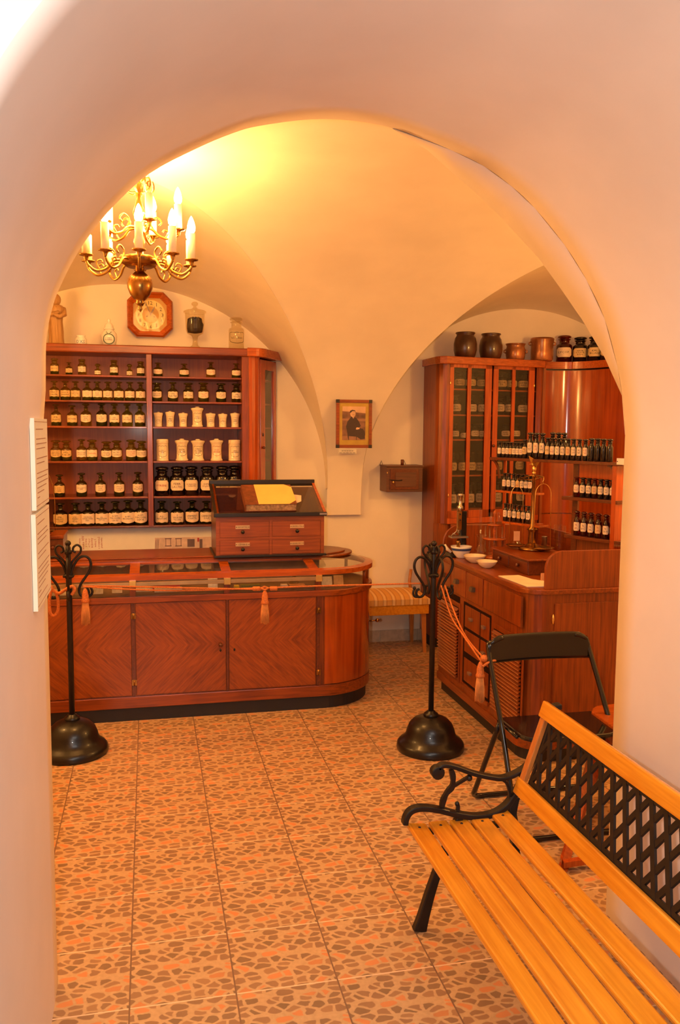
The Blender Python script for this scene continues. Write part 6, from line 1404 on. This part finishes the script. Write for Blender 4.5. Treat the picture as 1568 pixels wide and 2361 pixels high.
back_box(b, y1, y0, v0, v0+0.022, -0.012, -0.004); back_box(b, y1, y0, v1-0.022, v1, -0.012, -0.004); back_box(b, y0-0.012, y0, v0, v1, -0.012, -0.004); back_box(b, y1, y1+0.012, v0, v1, -0.012, -0.004)
H = v1-v0; slp = 0.60; stp = 0.070; wv = 0.0105
k = -6
yy = y0+stp*2
while yy > y1-H*slp-0.1:
    for sg in (-1, 1):
        ya = yy if sg == -1 else yy-H*slp; yb_ = ya+sg*H*slp
        # clip to frame
        t0c, t1c = 0.0, 1.0
        def Yt(t): return ya+(yb_-ya)*t
        ts = [t/40 for t in range(41) if y1+0.004 <= Yt(t/40) <= y0-0.004]
        if len(ts) > 2:
            t0c, t1c = ts[0], ts[-1]; P = []
            for t_ in (-0.0125, -0.0035):
                for (tt, dy) in ((t0c, -wv), (t0c, wv), (t1c, wv), (t1c, -wv)):
                    p = lo+up_*(v0+H*tt)+nrm*(t_+0.0006*sg); P.append((p.x, Yt(tt)+dy, p.z))
            b.hexa(P[:4], P[4:])
    yy -= stp
b.build('lattice', IRON, pb_)

# ================================================================== chandelier
chx, chy = atY(322, 603, -0.60).x, -0.60; zr_ = atY(322, 606, -0.60).z
ch = thing('chandelier', 'brass candle chandelier with two tiers of lit electric candles over the counter', 'chandelier', (chx, chy, zr_)); ch['_o'] = (0, 0, 0)
def cand(parent, c, hgt=0.122, lit=True):
    b = MB(); b.lathe([(0.006, -0.030), (0.010, -0.018), (0.012, -0.008), (0.031, -0.004), (0.033, 0.001), (0.020, 0.002), (0.0001, 0.002)], tuple(c), 18, False); b.build('drip_pan', BRASSD, parent)
    b = MB(); b.lathe([(0.0185, 0.002), (0.0185, hgt), (0.012, hgt+0.001)], tuple(c), 16); b.build('candle_sleeve', CANDLE, parent)
    b = MB(); b.lathe([(0.010, 0), (0.018, 0.014), (0.0195, 0.030), (0.014, 0.055), (0.006, 0.074), (0.0001, 0.082)], (c[0], c[1], c[2]+hgt), 14, False); b.build('bulb' if lit else 'clear_bulb', BULBM if lit else CLEAR, parent)
def arm(a, r0, R_, z0, zdish, low):
    e = Vector((cos(a), sin(a), 0)); P = [(r0, z0), (r0+(R_-r0)*0.25, z0-0.006), (r0+(R_-r0)*0.45, z0-low), (r0+(R_-r0)*0.72, z0-low*1.35), (R_*0.95, z0-low*0.9), (R_, zdish-0.03)]
    b = MB(); b.tube(smooth([e*r+Vector((0, 0, z)) for r, z in P], 5), 0.0062, 8)
    m_ = [(r0+(R_-r0)*0.30, z0-0.012), (r0+(R_-r0)*0.20, z0+0.030), (r0+(R_-r0)*0.38, z0+0.052), (r0+(R_-r0)*0.52, z0+0.030), (r0+(R_-r0)*0.44, z0+0.014)]
    b.tube(smooth([e*r+Vector((0, 0, z)) for r, z in m_], 4), 0.0042, 6)
    m_ = [(r0+(R_-r0)*0.62, z0-low*1.25), (r0+(R_-r0)*0.72, z0-low*0.5), (r0+(R_-r0)*0.60, z0-low*0.2), (r0+(R_-r0)*0.54, z0-low*0.5)]
    b.tube(smooth([e*r+Vector((0, 0, z)) for r, z in m_], 4), 0.0038, 6); b.build('arm', BRASS, ch); return e*R_+Vector((0, 0, zdish))
# centre column
b = MB(); b.lathe([(0.0001, -0.235), (0.005, -0.228), (0.011, -0.218), (0.008, -0.208), (0.016, -0.198), (0.022, -0.190), (0.018, -0.182), (0.030, -0.172), (0.048, -0.150), (0.059, -0.122), (0.0615, -0.100), (0.057, -0.080), (0.046, -0.062), (0.030, -0.050), (0.020, -0.040), (0.022, -0.028), (0.016, -0.015), (0.014, 0.05), (0.020, 0.07), (0.028, 0.10), (0.018, 0.13), (0.012, 0.16), (0.022, 0.20), (0.030, 0.235), (0.018, 0.27), (0.010, 0.30), (0.016, 0.33), (0.009, 0.36), (0.007, 0.50)], seg=32); b.build('column', BRASSD, ch)
b = MB(); b.lathe([(0.014, -0.020), (0.060, -0.022), (0.088, -0.006), (0.096, 0.014), (0.094, 0.024), (0.086, 0.026), (0.080, 0.010), (0.050, -0.008), (0.014, -0.008)], seg=40); b.build('ring_dish', BRASSD, ch)
sub = {}
for k in range(10):
    a = rad(-90+36*k)-YAW*0; c = arm(a, 0.085, 0.256, 0.004, 0.012, 0.045); cand(ch, c)
for k in range(5):
    a = rad(-75+72*k); c = arm(a, 0.02, 0.185, 0.165, 0.165, 0.035); cand(ch, c, 0.118, lit=(k != 0))
lamp('chandelier_light', 'POINT', (chx, chy, zr_+0.27), 82, WARM, 0.16)
# openwork crown and chain
for k in range(6):
    a = 2*pi*k/6+0.3; e = Vector((cos(a), sin(a), 0))
    b = MB(); b.tube(smooth([e*r+Vector((0, 0, z)) for r, z in ((0.010, 0.33), (0.04, 0.325), (0.072, 0.345), (0.070, 0.385), (0.045, 0.385), (0.048, 0.360))], 4), 0.0045, 6)
    b.tube(smooth([e*r+Vector((0, 0, z)) for r, z in ((0.010, 0.38), (0.030, 0.40), (0.030, 0.43), (0.012, 0.45))], 4), 0.0045, 6); b.build('crown_scroll', BRASSD, ch)
ztop = 3.10-zr_
for k in range(int((ztop-0.46)/0.028)+1):
    z = 0.46+0.028*k; ax = Vector((1, 0, 0)) if k % 2 else Vector((0, 1, 0))
    b = MB(); b.tube([ax*(0.010*cos(t_))+Vector((0, 0, z+0.019*sin(t_))) for t_ in [2*pi*j/12 for j in range(12)]], 0.003, 6, closed=True); b.build('chain_link', BRASSD, ch)
b = MB(); b.lathe([(0.012, ztop-0.05), (0.035, ztop-0.03), (0.05, ztop+0.05)], seg=20); b.build('ceiling_cup', BRASSD, ch)

# ================================================================== information boards on the passage wall
WX = AX-AR+0.001
for (y0, y1, z0, z1, nm, tilt) in ((-2.475, -2.175, 1.582, 1.833, 'upper', 0), (-2.50, -2.18, 1.308, 1.573, 'lower', 0)):
    t = thing('information_board', 'pale %s information board with small lines of print on the left passage wall' % nm, 'sign', (WX, (y0+y1)/2, z0), 'information boards')
    b = MB(); b.box(WX, WX+0.012, y0, y1, z0, z1); b.build('board', CREAMB, t)
    b = MB(); b.box(WX+0.0122, WX+0.0126, y0+0.004, y1, z1-0.010, z1-0.0085); b.box(WX+0.0122, WX+0.0126, y0+0.004, y1, z0+0.010, z0+0.0115)
    z = z1-0.030; k = 0
    while z > z0+0.02:
        wd = [0.16, 0, 0.22, 0.24, 0.20, 0, 0.25, 0.18, 0, 0.26, 0.23, 0.25, 0.21, 0.15, 0.05, 0.2, 0.19, 0.08][k % 18]
        if wd:
            y = y0+0.03; end = y0+0.03+wd
            while y < end: l_ = random.uniform(0.01, 0.03); b.box(WX+0.0122, WX+0.0126, y, min(y+l_, end), z-0.0012, z+0.0012); y += l_+0.004
        z -= 0.0135; k += 1
    b.build('printed_lines', plain('board_print_'+nm, (0.42, 0.20, 0.11), 0.6), t)
for _o in bpy.data.objects:
    if _o.get('label') and not (4 <= len(_o['label'].split()) <= 16): print('LONG', len(_o['label'].split()), _o.name, _o['label'])
